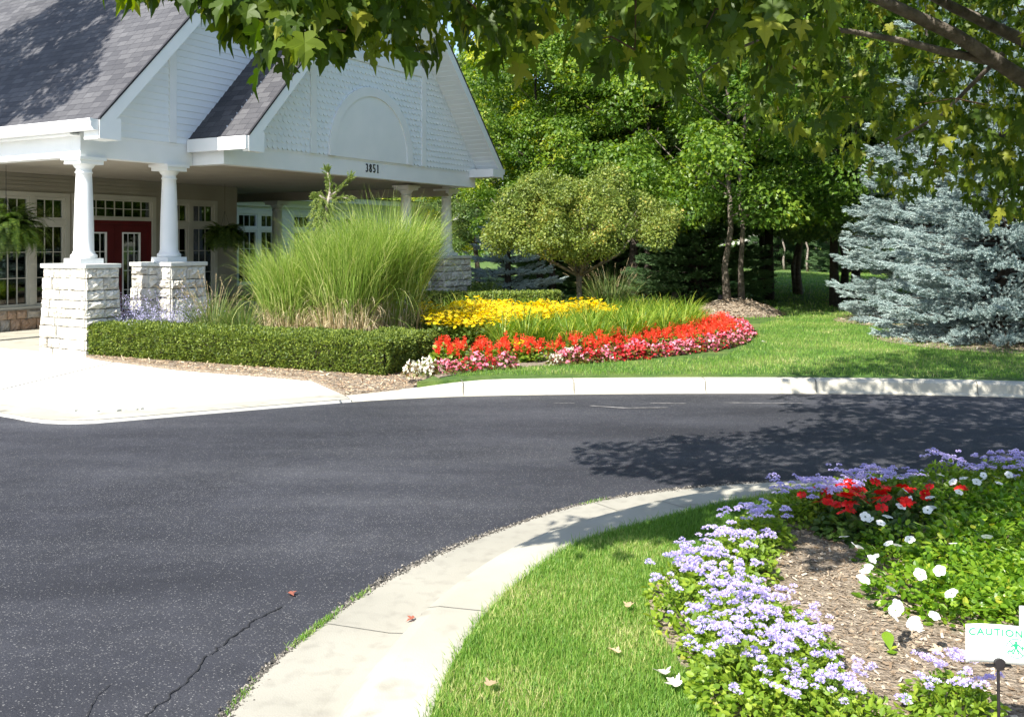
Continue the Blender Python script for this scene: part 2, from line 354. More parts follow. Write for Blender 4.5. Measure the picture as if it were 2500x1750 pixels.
# match the two lines point by point (nearest inner point for every outer one keeps the profile square to the kerb)
def match(A,B):
    out=[]; j=0; Bf=resample(B,1200)
    for i,a in enumerate(A):
        d=np.linalg.norm(Bf-a,axis=1); lo=j; hi=min(len(Bf),j+60); k=lo+int(np.argmin(d[lo:hi])); out.append(Bf[k]); j=k
    return np.array(out)
inner=match(near_edge,near_lawn)
road=MB()
# asphalt: sheet running under both kerbs
rp_=[tuple(p) for p in front]+[(40,-3),(40,-60),(-90,-60),(-90,5.5)]
road.sheet(rp_,0.0)
road_o=struct('road',road,[asphalt,crack,patchm])
def ribbon(m,pts,wd,z,mat,seed,jit=.3):
    r=rs(seed); pts=resample(pts,max(8,int(len(pts)*7))); T=unit(np.gradient(pts,axis=0)); nn=np.stack([-T[:,1],T[:,0]],1)
    pts=pts+nn*np.cumsum(r.normal(0,jit*.01,len(pts)))[:,None]*.6
    ww=wd*(.4+1.0*r.rand(len(pts))); ww[0]=ww[-1]=wd*.05
    V=[]; 
    for i in range(len(pts)):
        for s_ in(-1,1): q=pts[i]+nn[i]*s_*ww[i]/2; V.append((q[0],q[1],z))
    m.add(V,[(2*i,2*i+1,2*i+3,2*i+2) for i in range(len(pts)-1)],mat)
ck=MB()
ribbon(ck,[D(180,1640)[:2],D(215,1560)[:2],D(250,1530)[:2],D(330,1600)[:2]][:3],.004,.004,1,1)
ribbon(ck,[D(310,1625)[:2],D(335,1580)[:2],D(400,1530)[:2],D(425,1500)[:2],D(432,1470)[:2],D(470,1440)[:2],D(545,1390)[:2],D(620,1355)[:2]],.007,.004,1,2,1.1)
ribbon(ck,[D(1320,910)[:2],D(1400,915)[:2],D(1500,914)[:2]],.035,.004,2,3)
ribbon(ck,[D(1455,904)[:2],D(1540,905)[:2]],.03,.004,2,4)
ribbon(ck,[D(1620,903)[:2],D(1720,905)[:2],D(1800,904)[:2]],.03,.004,2,5)
ribbon(ck,[D(1850,906)[:2],D(1960,903)[:2]],.02,.004,2,6)
ribbon(ck,[D(1240,905)[:2],D(1290,904)[:2]],.015,.004,2,7)
ck.build('road_cracks',[asphalt,crack,patchm],road_o)

# near kerb and gutter: rolled profile swept between the two measured lines
prof=[(0,-.03),(0,.006),(.05,.008),(.42,.003),(.52,.010),(.575,.04),(.62,.10),(.655,.126),(.72,.137),(.97,.140),(1,.136),(1.0,-.03)]
kb=MB(); V=[]; r=rs(3)
for a,b in zip(near_edge,inner):
    wob=r.normal(0,.004)
    for s_,z in prof: q=a*(1-s_)+b*s_; V.append((q[0]+wob*(s_<.01),q[1]+wob*(s_<.01),z))
k=len(prof); Vk=V
kb.add(Vk,[(i*k+j,(i+1)*k+j,(i+1)*k+j+1,i*k+j+1) for i in range(len(near_edge)-1) for j in range(4,k-1)])
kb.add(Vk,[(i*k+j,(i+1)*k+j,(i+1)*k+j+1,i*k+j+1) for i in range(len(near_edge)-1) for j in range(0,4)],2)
def kerb_joint(m,i,A,B,prof,wd=.004,lift=.003):
    t=unit(A[i+1]-A[i]) if i+1<len(A) else unit(A[i]-A[i-1]); V=[]
    for s_,z in prof[1:-1]:
        q=A[i]*(1-s_)+B[i]*s_
        for sg in(-1,1): V.append((q[0]+sg*t[0]*wd/2,q[1]+sg*t[1]*wd/2,z+lift))
    n_=len(prof)-2; m.add(V,[(2*j,2*j+1,2*j+3,2*j+2) for j in range(n_-1)],1)
jp=np.array(D(722,1411)[:2])
i0=int(np.argmin(np.linalg.norm(near_edge-jp,axis=1)))
st=int(2.4/np.linalg.norm(near_edge[1]-near_edge[0]))
for i in range(i0%st,len(near_edge)-1,st): kerb_joint(kb,i,near_edge,inner,prof)
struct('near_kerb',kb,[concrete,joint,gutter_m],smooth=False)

# far kerb: stands .14 above the road, ramps down to the apron
A=front; T=unit(np.gradient(A,axis=0)); NN=np.stack([-T[:,1],T[:,0]],1)
ks=int(np.argmin(np.linalg.norm(A-np.array(D(775,903)[:2]),axis=1)))
profF=[(0,-.03),(0,.012),(.03,.03),(.045,.12),(.07,.139),(.09,.143),(.22,.143),(.24,.13),(.24,-.03)]
kf=MB(); V=[]; 
for i in range(ks,len(A)):
    h=min(1,(i-ks)/7.0); h=.25+.75*h*h*(3-2*h)
    for s_,z in profF: q=A[i]+NN[i]*s_; V.append((q[0],q[1],z*h if z>0 else z))
k=len(profF); m_=len(A)-ks; kf.add(V,[(i*k+j,(i+1)*k+j,(i+1)*k+j+1,i*k+j+1) for i in range(m_-1) for j in range(k-1)])
for dx,dy in [(1045,888),(1303,884),(1598,882),(1838,883),(2168,888)]:
    i=int(np.argmin(np.linalg.norm(A-np.array(D(dx,dy)[:2]),axis=1))); t=T[i]; V=[]
    for s_,z in profF[1:-1]:
        q=A[i]+NN[i]*(s_-.003)
        for sg in(-1,1): V.append((q[0]+sg*t[0]*.005,q[1]+sg*t[1]*.005,z+.003))
    kf.add(V,[(2*j,2*j+1,2*j+3,2*j+2) for j in range(len(profF)-3)],1)
struct('far_kerb',kf,[concrete_far,joint])

# concrete apron of the drive and the floor under the canopy
back=[UV(.0,0)[:2]]+[D(a,b,.03)[:2] for a,b in [(215,807),(400,831),(600,846),(700,855)]]+[(A[ks]+NN[ks]*.24).tolist()]
ap_front=[tuple(p) for p in A[:ks+1]]
apron=[*ap_front]+back[::-1]+[UV(-.0,-4.4)[:2],UV(-9,-4.4)[:2]]
apm=MB().slab(apron,-.04,.028)
# gutter lip of darker concrete along the road edge
lip=resample(A[:ks+1],90); TL=unit(np.gradient(lip,axis=0)); NL=np.stack([-TL[:,1],TL[:,0]],1); V=[]
for i in range(len(lip)):
    wd=.36+.30*max(0,1-i/35)
    for s_,z in((.0,.033),(wd,.033)): q=lip[i]+NL[i]*s_; V.append((q[0],q[1],z))
apm.add(V,[(2*i,2*i+2,2*i+3,2*i+1) for i in range(len(lip)-1)],1)
# joints
def strip(m,p,q,wd,z,mat):
    p=np.array(p[:2]);q=np.array(q[:2]);t=unit(q-p);n_=np.array([-t[1],t[0]])*wd/2
    m.add([(*(p-n_),z),(*(q-n_),z),(*(q+n_),z),(*(p+n_),z)],[(0,1,2,3)],mat)
strip(apm,D(-60,895),D(300,806),.022,.0325,2)
strip(apm,D(760,905),D(782,866),.02,.0325,2); 
strip(apm,UV(.0,-.1),UV(-14,-.1),.012,.0325,2)
# scuffed, broken lump on the lip
r=rs(11); c=np.array(D(225,925)[:2])
pp=[]
for i in range(14):
    a=i/14*2*PI; pp.append((c[0]+.34*math.cos(a)*(1+.25*r.rand()),c[1]+.09*math.sin(a)*(1+.3*r.rand())))
apm.slab(pp,.02,.040,3)
for kk in range(11):
    a=r.uniform(0,6.28); q=r.rand(); xx=c[0]+.42*q*math.cos(a); yy=c[1]+.13*q*math.sin(a); w_=r.uniform(.05,.15); apm.slab([(xx-w_,yy-.015),(xx+w_*.8,yy-.02),(xx+w_,yy+.015),(xx-w_*.7,yy+.02)],.02,.040+r.uniform(.002,.005),3)
struct('drive_apron',apm,[concrete_white,concrete,joint,surf('scuffed_concrete',(.34,.35,.31),(.60,.58,.53),scale=14,rough=.9,bump=.8,bscale=30)])
fl=MB().slab([UV(0,0)[:2],UV(9.9,0)[:2],UV(9.9,-8)[:2],UV(6.96,-8)[:2],UV(6.96,-4.4)[:2],UV(0,-4.4)[:2]],-.04,.05)
struct('canopy_floor',fl,concrete)

# far lawn
lf=[tuple(A[i]+NN[i]*.236) for i in range(ks,len(A))]
lf=lf[5:]
lf+=[(200,-3),(200,160),(-150,160),(-150,7.3),UV(-9,-4.4)[:2],UV(6.96,-4.4)[:2],UV(6.96,-8)[:2],UV(9.9,-8)[:2],UV(9.9,0)[:2],UV(1.3,.05)[:2],UV(1.9,4.55)[:2],D(1000,835,ZL)[:2],D(935,856,ZL)[:2]]
lf=[tuple(p[:2]) for p in lf]
lawn_far=MB().slab(lf,-.04,ZL)
struct('far_lawn',lawn_far,lawnm)
nlp=[tuple(p) for p in near_lawn]
ln=MB().slab(nlp,-.04,.132); struct('near_lawn',ln,lawnm)
# ================================================================== BUILDING
bld=empty('entrance_building',(OX,OY,0),RB)
tag(bld,'white sided building with steep grey shingle roofs, columned entrance canopy and red doors','building')
class BB(MB):                          # boxes given in u, v, z (v points out of the gable wall)
    def bx(s,u0,u1,v0,v1,z0,z1,mat=0): return s.box(u0,u1,-v0,-v1,z0,z1,mat)
    def pr(s,poly,v0,v1,mat=0): return s.prism(poly,-v0,-v1,mat)
TAN=1.1; ST=math.sqrt(1+TAN*TAN)
def roof_slab(m,ua,za,ub,zb,v0,v1,th,mat=0):
    """sloping slab from eave (ua,za) to ridge (ub,zb); uv: v along x, slope distance along y"""
    sl=math.hypot(ub-ua,zb-za); 
    V=[(ua,-v0,za+th),(ub,-v0,zb+th),(ub,-v1,zb+th),(ua,-v1,za+th),(ua,-v0,za),(ub,-v0,zb),(ub,-v1,zb),(ua,-v1,za)]
    uv=[(-v0+50,0),(-v0+50,sl),(-v1+50,sl),(-v1+50,0)]*2
    m.add(V,[(0,1,2,3),(7,6,5,4),(0,4,5,1),(1,5,6,2),(2,6,7,3),(3,7,4,0)],mat,uv)
# ---- main roof and the lower roof that steps forward
MU,MZ,MC,MR=-.06,3.20,4.82,9.70        # eave u, eave z, ridge u, far eave u
MVF=.35
mrz=MZ+TAN*(MC-MU)
m=BB(); roof_slab(m,MU,MZ,MC,mrz,MVF,-12,.07); roof_slab(m,MR,MZ,MC,mrz,MVF,-12,.07)
main_roof=m.build('main_roof',[shingles],bld)
BU,BZ,BC,BR,BV=1.98,3.15,5.72,9.46,1.03
brz=BZ+TAN*(BC-BU)
m=BB(); roof_slab(m,BU,BZ,BC,brz,BV,-.25,.07); roof_slab(m,BR,BZ,BC,brz,BV,-.25,.07)
low_roof=m.build('gable_roof',[shingles],bld)
# drip edge: thin dark line over every rake
def rake(m,ua,za,ub,zb,v,dz0,dz1,t=.035,mat=0):
    m.pr([(ua,za+dz0),(ub,zb+dz0),(ub,zb+dz1),(ua,za+dz1)],v,v+t,mat)
m=BB(); rake(m,MU,MZ,MC,mrz,MVF,-.20,.045,.03); rake(m,MR,MZ,MC,mrz,MVF,-.20,.045,.03)
# flared foot of the rake
m.pr([(MU,MZ+.04),(MU,MZ-.20),(MU+.34,MZ-.20),(MU+.34,MZ+.10)],MVF-.30,MVF+.028)
m.build('rake_board',[white],main_roof)
m=BB(); rake(m,BU,BZ,BC,brz,BV,-.18,.045,.03); rake(m,BR,BZ,BC,brz,BV,-.18,.045,.03)
m.pr([(BU,BZ+.04),(BU,BZ-.18),(BU+.32,BZ-.18),(BU+.32,BZ+.14)],BV-.10,BV+.028)
m.bx(BR-.42,BR+.0,.445,BV+.026,BZ-.14,BZ+.03)
m.build('rake_board',[white],low_roof)
m=BB(); rake(m,MU,MZ,MC,mrz,MVF+.001,.048,.085,.04); rake(m,MR,MZ,MC,mrz,MVF+.001,.048,.085,.04); m.build('drip_edge',[flash],main_roof)
m=BB(); rake(m,BU,BZ,BC,brz,BV+.001,.048,.085,.04); rake(m,BR,BZ,BC,brz,BV+.001,.048,.085,.04); m.build('drip_edge',[flash],low_roof)
# gutters
m=BB(); m.pr([(MU-.12,MZ+.055),(MU-.005,MZ+.055),(MU-.005,MZ-.09),(MU-.075,MZ-.09),(MU-.12,MZ-.03)],MVF+.01,-12)
m.bx(MU-.135,MU-.10,MVF+.012,-12,MZ+.03,MZ+.06)
m.build('gutter',[white],bld)
m=BB(); m.pr([(BU-.05,BZ+.05),(BU-.003,BZ+.05),(BU-.003,BZ-.15),(BU-.05,BZ-.15)],BV+.01,-.22)
m.build('gutter',[white],bld)
m=BB(); m.pr([(BR+.005,BZ+.05),(BR+.11,BZ+.05),(BR+.09,BZ-.07),(BR+.005,BZ-.07)],BV+.01,-.25); m.build('gutter',[white],bld)
# vinyl soffits under the rakes: boards across the slope
def soffit(m,ua,za,ub,zb,v0,v1):
    n=int(math.hypot(ub-ua,zb-za)/.115)
    for i in range(n):
        a=i/n; b=(i+.93)/n; off=-.035
        p=[(ua+(ub-ua)*a,za+(zb-za)*a+off),(ua+(ub-ua)*b,za+(zb-za)*b+off-.010),(ua+(ub-ua)*b,za+(zb-za)*b+off+.02),(ua+(ub-ua)*a,za+(zb-za)*a+off+.02)]
        m.pr(p,v0,v1)
m=BB(); soffit(m,BU+.33,BZ+.36,BC,brz,.443,BV-.002); soffit(m,BR-.03,BZ,BC,brz,.443,BV-.002); m.build('soffit',[white_flat],low_roof)
m=BB(); soffit(m,MU+.36,MZ+.38,MC,mrz,-.248,MVF-.002); m.build('soffit',[white_flat],main_roof)

# ---- beams
ZB0,ZB1=2.80,3.12
m=BB(); m.bx(.10,2.06,-.45,-.25,ZB0,ZB1); m.bx(.08,2.062,-.46,-.242,ZB1-.03,ZB1+.005); 
m.build('front_beam',[white],bld)
m=BB(); m.bx(.10,.30,-.452,-12,ZB0,ZB1-.002); m.bx(.11,.14,-.40,-12,ZB1-.002,MZ+.16); m.bx(MU-.002,.11,-.25,-12,ZB1-.035,ZB1-.01); m.build('side_beam',[white],bld)
m=BB(); m.bx(2.065,9.30,.24,.44,ZB0+.005,ZB1); m.bx(2.067,2.265,.238,-.30,ZB0+.007,ZB1-.003); m.bx(2.06,9.305,.235,.452,ZB1-.022,ZB1+.006)
m.bx(9.10,9.298,.238,-.30,ZB0+.007,ZB1-.003)
gb=m.build('gable_beam',[white],bld)
m=BB(); m.bx(9.22,9.50,-.30,-7.0,2.64,3.10); m.build('rear_side_beam',[ceil_m],bld)
# ceiling under the canopy
m=BB()
v=-.452
while v>-4.4:
    m.bx(.302,9.3,v,max(v-.148,-4.4),2.835,2.86); v-=.15
m.bx(6.97,9.3,-4.4,-8,2.835,2.86); m.bx(2.27,9.09,-.302,.236,2.835,2.86); m.bx(.30,9.3,-.30,-.452,2.830,2.88)
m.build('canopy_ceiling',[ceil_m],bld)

# ---- gable walls
def lap(m,zlo,zhi,step,span,v,mat=0):
    z=zlo
    while z<zhi:
        z2=min(z+step,zhi); a0,b0=span(z); a1,b1=span(z2)
        if b0-a0<.05: break
        if b1<a1: a1=b1=(a1+b1)/2
        V=[(a0,-(v+.020),z),(b0,-(v+.020),z),(b1,-(v+.002),z2),(a1,-(v+.002),z2),(a0,-v,z),(b0,-v,z)]
        m.add(V,[(0,1,2,3),(4,5,1,0)],mat); z=z2
def span_main(z): d=(z-MZ+.0)/TAN; return (max(.10,MU+d+.02),min(9.5,MR-d-.02))
m=BB(); lap(m,ZB1+.006,mrz-.3,.104,span_main,-.25); 
m.pr([(.12,ZB1),(.12,3.3),(MC,mrz-.1),(9.5,3.3),(9.5,ZB1)],-.253,-.40)
mg=m.build('gable_siding',[white_flat],bld)
m=BB(); m.bx(1.60,1.735,-.25,-.222,ZB1+.006,MZ+TAN*(1.60-MU)-.02); m.build('trim_board',[white],mg)
# scalloped shingles on the forward gable
m=BB(); WV=.44; sw=.112; sz=.112; row=0; z=ZB1+.008
while z<brz-.25:
    a,b=BU+(z-BZ+.06)/TAN, BR-(z-BZ+.06)/TAN
    a=max(a,2.07); b=min(b,9.30)
    x=a-(sw/2 if row%2 else 0)
    while x<b:
        x0,x1=max(x,a),min(x+sw-.004,b)
        if x1-x0>.02:
            if x1-x0>.08:
                cx=(x0+x1)/2; rr=(x1-x0)/2
                arc=[(cx-rr*math.cos(t),z+rr*.9-rr*.9*math.sin(t)) for t in np.linspace(0,PI,7)]
            else: arc=[(x0,z+.02),(x1,z+.02)]
            top=[(x1,z+sz+.05),(x0,z+sz+.05)]
            pts=arc+top; n_=len(pts)
            V=[(p[0],-(WV+.030-.026*(p[1]-z)/(sz+.05)),p[1]) for p in pts]+[(p[0],-(WV),p[1]) for p in arc]
            F=[tuple(range(n_))]+[(i,i+1,n_+i+1,n_+i) for i in range(len(arc)-1)]
            m.add(V,F)
        x+=sw
    z+=sz; row+=1
m.pr([(2.08,ZB1),(2.08,BZ+.05),(BC,brz-.06),(9.28,BZ+.05),(9.28,ZB1)],.30,WV-.001)
sg=m.build('scalloped_shingles',[white_flat],bld)
m=BB(); zt=lambda u: BZ+TAN*(u-BU)-.12 if u<BC else BZ+TAN*(BR-u)-.12
m.bx(3.98,4.12,WV,WV+.042,ZB1+.007,zt(3.98)); m.bx(7.24,7.38,WV,WV+.042,ZB1+.007,zt(7.38)); m.bx(4.121,7.239,WV,WV+.041,4.92,5.06)
m.build('trim_board',[white],sg)
# arched panel: curved trim round a smooth field
m=BB(); pc,pr_=5.68,1.23; zb=ZB1+.13
arc=[(pc-pr_*math.cos(t),zb+pr_*math.sin(t)) for t in np.linspace(0,PI,33)]; ri=pr_-.17
arci=[(pc-ri*math.cos(t),zb+ri*math.sin(t)) for t in np.linspace(0,PI,33)]
outer=[(pc-pr_,ZB1+.007)]+arc+[(pc+pr_,ZB1+.007)]; inn=[(pc-ri,ZB1+.007)]+arci+[(pc+ri,ZB1+.007)]
n_=len(outer); v0,v1=WV+.0,WV+.055
V=[(p[0],-v1,p[1]) for p in outer]+[(p[0],-v1,p[1]) for p in inn]+[(p[0],-v0,p[1]) for p in outer]+[(p[0],-v0,p[1]) for p in inn]
F=[]
for i in range(n_-1): F+=[(i,i+1,n_+i+1,n_+i),(i,2*n_+i,2*n_+i+1,i+1),(n_+i,n_+i+1,3*n_+i+1,3*n_+i)]
m.add(V,F); m.build('arch_trim',[white],sg)
m=BB(); m.pr(inn,WV,WV+.033); m.build('arched_panel',[white],sg)
# house number on the beam
SEG={'3':[(0,0,.4,.1),(.9,0,1,0)],'8':0}
def digit(m,ch,u,z,w,h,v):
    t=.22*w; bars={'3':['T','M','B','UR','LR'],'8':['T','M','B','UR','LR','UL','LL'],'5':['T','M','B','UL','LR'],'1':['V']}[ch]
    def b(a,c,e,f): m.bx(u+a*w,u+c*w,v,v+.012,z+e*h,z+f*h)
    if ch=='1':
        b(.38,.64,0,1); b(.2,.82,-.001,.06)
        m.pr([(u+.18*w,z+.80*h),(u+.38*w,z+.99*h),(u+.38*w,z+.84*h)],v,v+.012); return
    def arcseg(cx,cz,rx,rz,a0,a1):
        ts=np.linspace(a0,a1,9)
        for k in range(8):
            t0,t1=ts[k],ts[k+1]
            P0=[(cx+rx*math.cos(t0),cz+rz*math.sin(t0)),(cx+rx*math.cos(t1),cz+rz*math.sin(t1)),(cx+(rx-.27*w)*math.cos(t1),cz+(rz-.13*h)*math.sin(t1)),(cx+(rx-.27*w)*math.cos(t0),cz+(rz-.13*h)*math.sin(t0))]
            m.pr(P0,v,v+.012)
    U0=u+.5*w
    if ch=='8': arcseg(U0,z+.74*h,.44*w,.27*h,0,2*PI); arcseg(U0,z+.27*h,.5*w,.28*h,0,2*PI)
    if ch=='3': arcseg(U0,z+.74*h,.44*w,.27*h,-PI*.5,PI*.85); arcseg(U0,z+.27*h,.5*w,.28*h,-PI*.85,PI*.5)
    if ch=='5':
        arcseg(U0,z+.30*h,.5*w,.31*h,-PI*.85,PI*.72); b(.08,.30,.46,1); b(.08,.92,.87,1)
for k,ch in enumerate('3851'):
    m=BB(); digit(m,ch,5.49+k*.109,2.905,.072,.155,.4405); m.build('house_number',[black],gb)

# ---- columns
def column(u,v,z0=1.30,z1=2.80,r0=.135,r1=.105,rc=(1,1),mat=None):
    mt=mat or white
    h=z1-z0; prof=[]
    zt0=z0+.075
    pf=[(r0*1.28,zt0),(r0*1.33,zt0+.02),(r0*1.30,zt0+.05),(r0*1.12,zt0+.065),(r0*1.10,zt0+.085),(r0,zt0+.11)]
    ztop=z1-.10
    for t in np.linspace(0,1,9)[1:]:
        rr=r0+(r1-r0)*(t**1.6); pf.append((rr,zt0+.11+(ztop-.13-zt0-.11)*t))
    pf+=[(r1*1.12,ztop-.125),(r1*1.12,ztop-.105),(r1,ztop-.10),(r1,ztop-.06),(r1*1.15,ztop-.05),(r1*1.42,ztop-.005),(r1*1.45,ztop)]
    m=BB().lathe([(a,b) for a,b in pf],(u,-v,0),28)
    c=m.build('column',[mt],bld,smooth=True)
    md=c.data
    for p in md.polygons:
        if len(p.vertices)>4: p.use_smooth=False
    m=BB(); s_=r0*1.36; m.bx(u-s_,u+s_,v-s_,v+s_,z0+.001,z0+.075); m.build('column_base',[mt],c)
    m=BB(); s_=r1*1.75; m.bx(u-s_,u+s_,v-s_,v+s_,z1-.10,z1-.045); s2=s_*1.16; m.bx(u-s2,u+s2,v-s2,v+s2,z1-.045,z1-.002); m.build('column_capital',[mt],c)
    return c
for u in (.265,1.744,7.90,9.42): column(u,-.405)
column(9.36,-5.5,z0=.05,z1=2.64,r0=.15,r1=.12)

# ---- stone piers: every stone is its own rough block
def stones(m,ua,ub,va,vb,z0,z1,batter,seed,open_sides=''):
    """rectangular pier, stones on the four faces; batter widens it to the foot"""
    r=rs(seed); zs=[z0]; 
    while zs[-1]<z1-.10: zs.append(zs[-1]+r.uniform(.115,.195))
    zs=np.array(zs); zs=z0+(zs-z0)*(z1-z0)/(zs[-1]-z0)
    def face(p0,p1,nrm,za,zb,first):
        L=math.hypot(p1[0]-p0[0],p1[1]-p0[1]); d=((p1[0]-p0[0])/L,(p1[1]-p0[1])/L); x=0
        cuts=[0]
        while cuts[-1]<L-.16: cuts.append(cuts[-1]+r.uniform(.14,.36))
        cuts=[c*L/cuts[-1] for c in cuts] if len(cuts)>1 else [0,L]
        for a,b in zip(cuts[:-1],cuts[1:]):
            nx,nz=6,5; g=.006; dep=r.uniform(.012,.045); tilt=r.normal(0,.012); V=[]
            for j in range(nz+1):
                for i in range(nx+1):
                    s_=i/nx; t=j/nz; e=min(s_,1-s_,t,1-t)
                    px=a+g+(b-a-2*g)*s_; pz=za+g+(zb-za-2*g)*t
                    edge=min(1,e*3.2+.0)
                    o=dep*edge**.5+(r.normal(0,.011) if e>0 else r.normal(0,.003))+tilt*(s_-.5)*edge-.004
                    if e==0: px+=r.normal(0,.003); pz+=r.normal(0,.003)
                    if e==0 and (s_ in(0,1) and (b>=L-1e-6 or a<=1e-6)): o=dep*.6
                    V.append((p0[0]+d[0]*px+nrm[0]*o,-(p0[1]+d[1]*px+nrm[1]*o),pz))
            F=[(j*(nx+1)+i,j*(nx+1)+i+1,(j+1)*(nx+1)+i+1,(j+1)*(nx+1)+i) for j in range(nz) for i in range(nx)]
            # skirt back to the core
            n0=len(V); ring=[i for i in range(nx+1)]+[j*(nx+1)+nx for j in range(1,nz+1)]+[nz*(nx+1)+i for i in range(nx-1,-1,-1)]+[j*(nx+1) for j in range(nz-1,0,-1)]
            for q in ring: x_,y_,z_=V[q]; V.append((x_-nrm[0]*.05,y_+nrm[1]*.05,z_))
            F+=[(ring[k],n0+k,n0+(k+1)%len(ring),ring[(k+1)%len(ring)]) for k in range(len(ring))]
            m.add(V,F)
    for za,zb in zip(zs[:-1],zs[1:]):
        b_=batter*(1-((za+zb)/2-z0)/(z1-z0)); U0,U1,V0,V1=ua-b_,ub+b_,vb-b_,va+b_
        if 'f' not in open_sides: face((U0,V1),(U1,V1),(0,1),za,zb,0)
        if 'l' not in open_sides: face((U0,V0),(U0,V1),(-1,0),za,zb,0)
        if 'r' not in open_sides: face((U1,V1),(U1,V0),(1,0),za,zb,0)
        if 'b' not in open_sides: face((U1,V0),(U0,V0),(0,-1),za,zb,0)
def pier(blocks,seed):
    core=BB()
    for (ua,ub,va,vb) in blocks: core.bx(ua+.02,ub-.02,va-.02,vb+.02,0,1.24)
    pr=core.build('stone_pier',[mortar],bld)
    m=BB()
    for k,(ua,ub,va,vb) in enumerate(blocks): stones(m,ua,ub,va,vb,0,1.24,.045,seed+k)
    m.build('stonework',[stone],pr,smooth=False)
    m=BB()
    for k,(ua,ub,va,vb) in enumerate(blocks): m.bx(ua-.04,ub+.04,va+.04,vb-.04,1.24+.001*k,1.30-.001*k)
    c=m.build('pier_cap',[capstone],pr); bv=c.modifiers.new('bevel','BEVEL'); bv.width=.006; bv.segments=2
pier([(.02,.52,-.02,-.94)],21)
pier([(1.46,2.09,-.02,-.68),(1.31,1.62,-.34,-.69)],31)
pier([(7.58,8.20,-.02,-.68)],41)
pier([(8.75,9.80,-.02,-.94)],51)
m=BB(); m.bx(9.1,9.6,-5.2,-5.8,0,.05); m.build('column_plinth',[capstone],bld)

# ---- sheltered entrance wall (v = -4.4), windows and red doors
EV=-4.4
def flat_wall(name,holes,ua,ub,v,z0,z1,th,mt):
    """wall between ua and ub with rectangular holes: made of boxes around them"""
    m=BB(); us=sorted(set([ua,ub]+[h[0] for h in holes]+[h[1] for h in holes]))
    for a,b in zip(us[:-1],us[1:]):
        hz=sorted([(h[2],h[3]) for h in holes if h[0]<=a+1e-6 and h[1]>=b-1e-6]); z=z0
        for h0,h1 in hz:
            if h0>z+.001: m.bx(a,b,v-th,v,z,h0)
            z=max(z,h1)
        if z<z1-.001: m.bx(a,b,v-th,v,z,z1)
    return m.build(name,[mt],bld)
def window(u0,u1,z0,z1,v,cols,rows,fm,parent=None,fw=.045,curt=None,depth=.05,mw=.014):
    m=BB()
    m.bx(u0,u0+fw,v-depth,v+.012,z0,z1); m.bx(u1-fw,u1,v-depth,v+.012,z0,z1)
    m.bx(u0+fw,u1-fw,v-depth,v+.010,z1-fw,z1); m.bx(u0+fw,u1-fw,v-depth,v+.010,z0,z0+fw)
    f=m.build('window',[fm],parent or bld)
    m=BB(); m.bx(u0+fw-.004,u1-fw+.004,v-.030,v-.024,z0+fw-.004,z1-fw+.004); m.build('window_pane',[glass],f)
    m=BB(); W=u1-u0-2*fw; H=z1-z0-2*fw
    for i in range(1,cols): c=u0+fw+W*i/cols; m.bx(c-mw/2,c+mw/2,v-.024,v-.012,z0+fw,z1-fw)
    for j in range(1,rows): c=z0+fw+H*j/rows; m.bx(u0+fw,u1-fw,v-.0235,v-.0125,c-mw/2,c+mw/2)
    m.build('window_muntins',[fm],f)
    return f
Wn=[]  # rough openings
wins=[(-1.75,-.25),(1.42,2.72),(4.98,6.28)]
for a,b in wins: Wn.append((a,b,.46,2.42))
Wn.append((2.95,4.66,.03,2.44))
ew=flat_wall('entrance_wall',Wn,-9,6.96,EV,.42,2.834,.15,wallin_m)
m=BB(); 
for k in range(4): m.bx(-9,6.96,EV,EV+.012,2.56+k*.07,2.56+k*.07+.058)
m.build('upper_siding',[wallin_m],ew)
for a,b in wins:
    mid=(a+b)/2
    m=BB(); m.bx(a-.09,a-.001,EV,EV+.03,.40,2.50); m.bx(b+.001,b+.09,EV,EV+.03,.40,2.50); m.bx(a,b,EV,EV+.032,2.421,2.50); m.bx(a-.12,b+.12,EV,EV+.06,.40,.459)
    m.bx(mid-.045,mid+.045,EV-.05,EV+.026,.46,2.42); m.bx(a,mid-.046,EV-.05,EV+.024,1.93,2.01); m.bx(mid+.046,b,EV-.05,EV+.024,1.93,2.01)
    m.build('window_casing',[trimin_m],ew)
    for x0,x1 in((a+.003,mid-.048),(mid+.048,b-.003)):
        window(x0,x1,2.012,2.418,EV,3,1,trimin_m); window(x0,x1,.462,1.928,EV,3,3,trimin_m)
    for x0,x1 in((a+.02,a+.22),(b-.22,b-.02)):
        m=BB(); n=14; V=[]
        for i in range(n+1): uu=x0+(x1-x0)*i/n; vv=EV-.22+.02*math.sin(i*2.3); V+=[(uu,-vv,.5),(uu,-vv,2.42)]
        m.add(V,[(2*i,2*i+2,2*i+3,2*i+1) for i in range(n)])
        m.build('curtain',[curtain_m],bld)
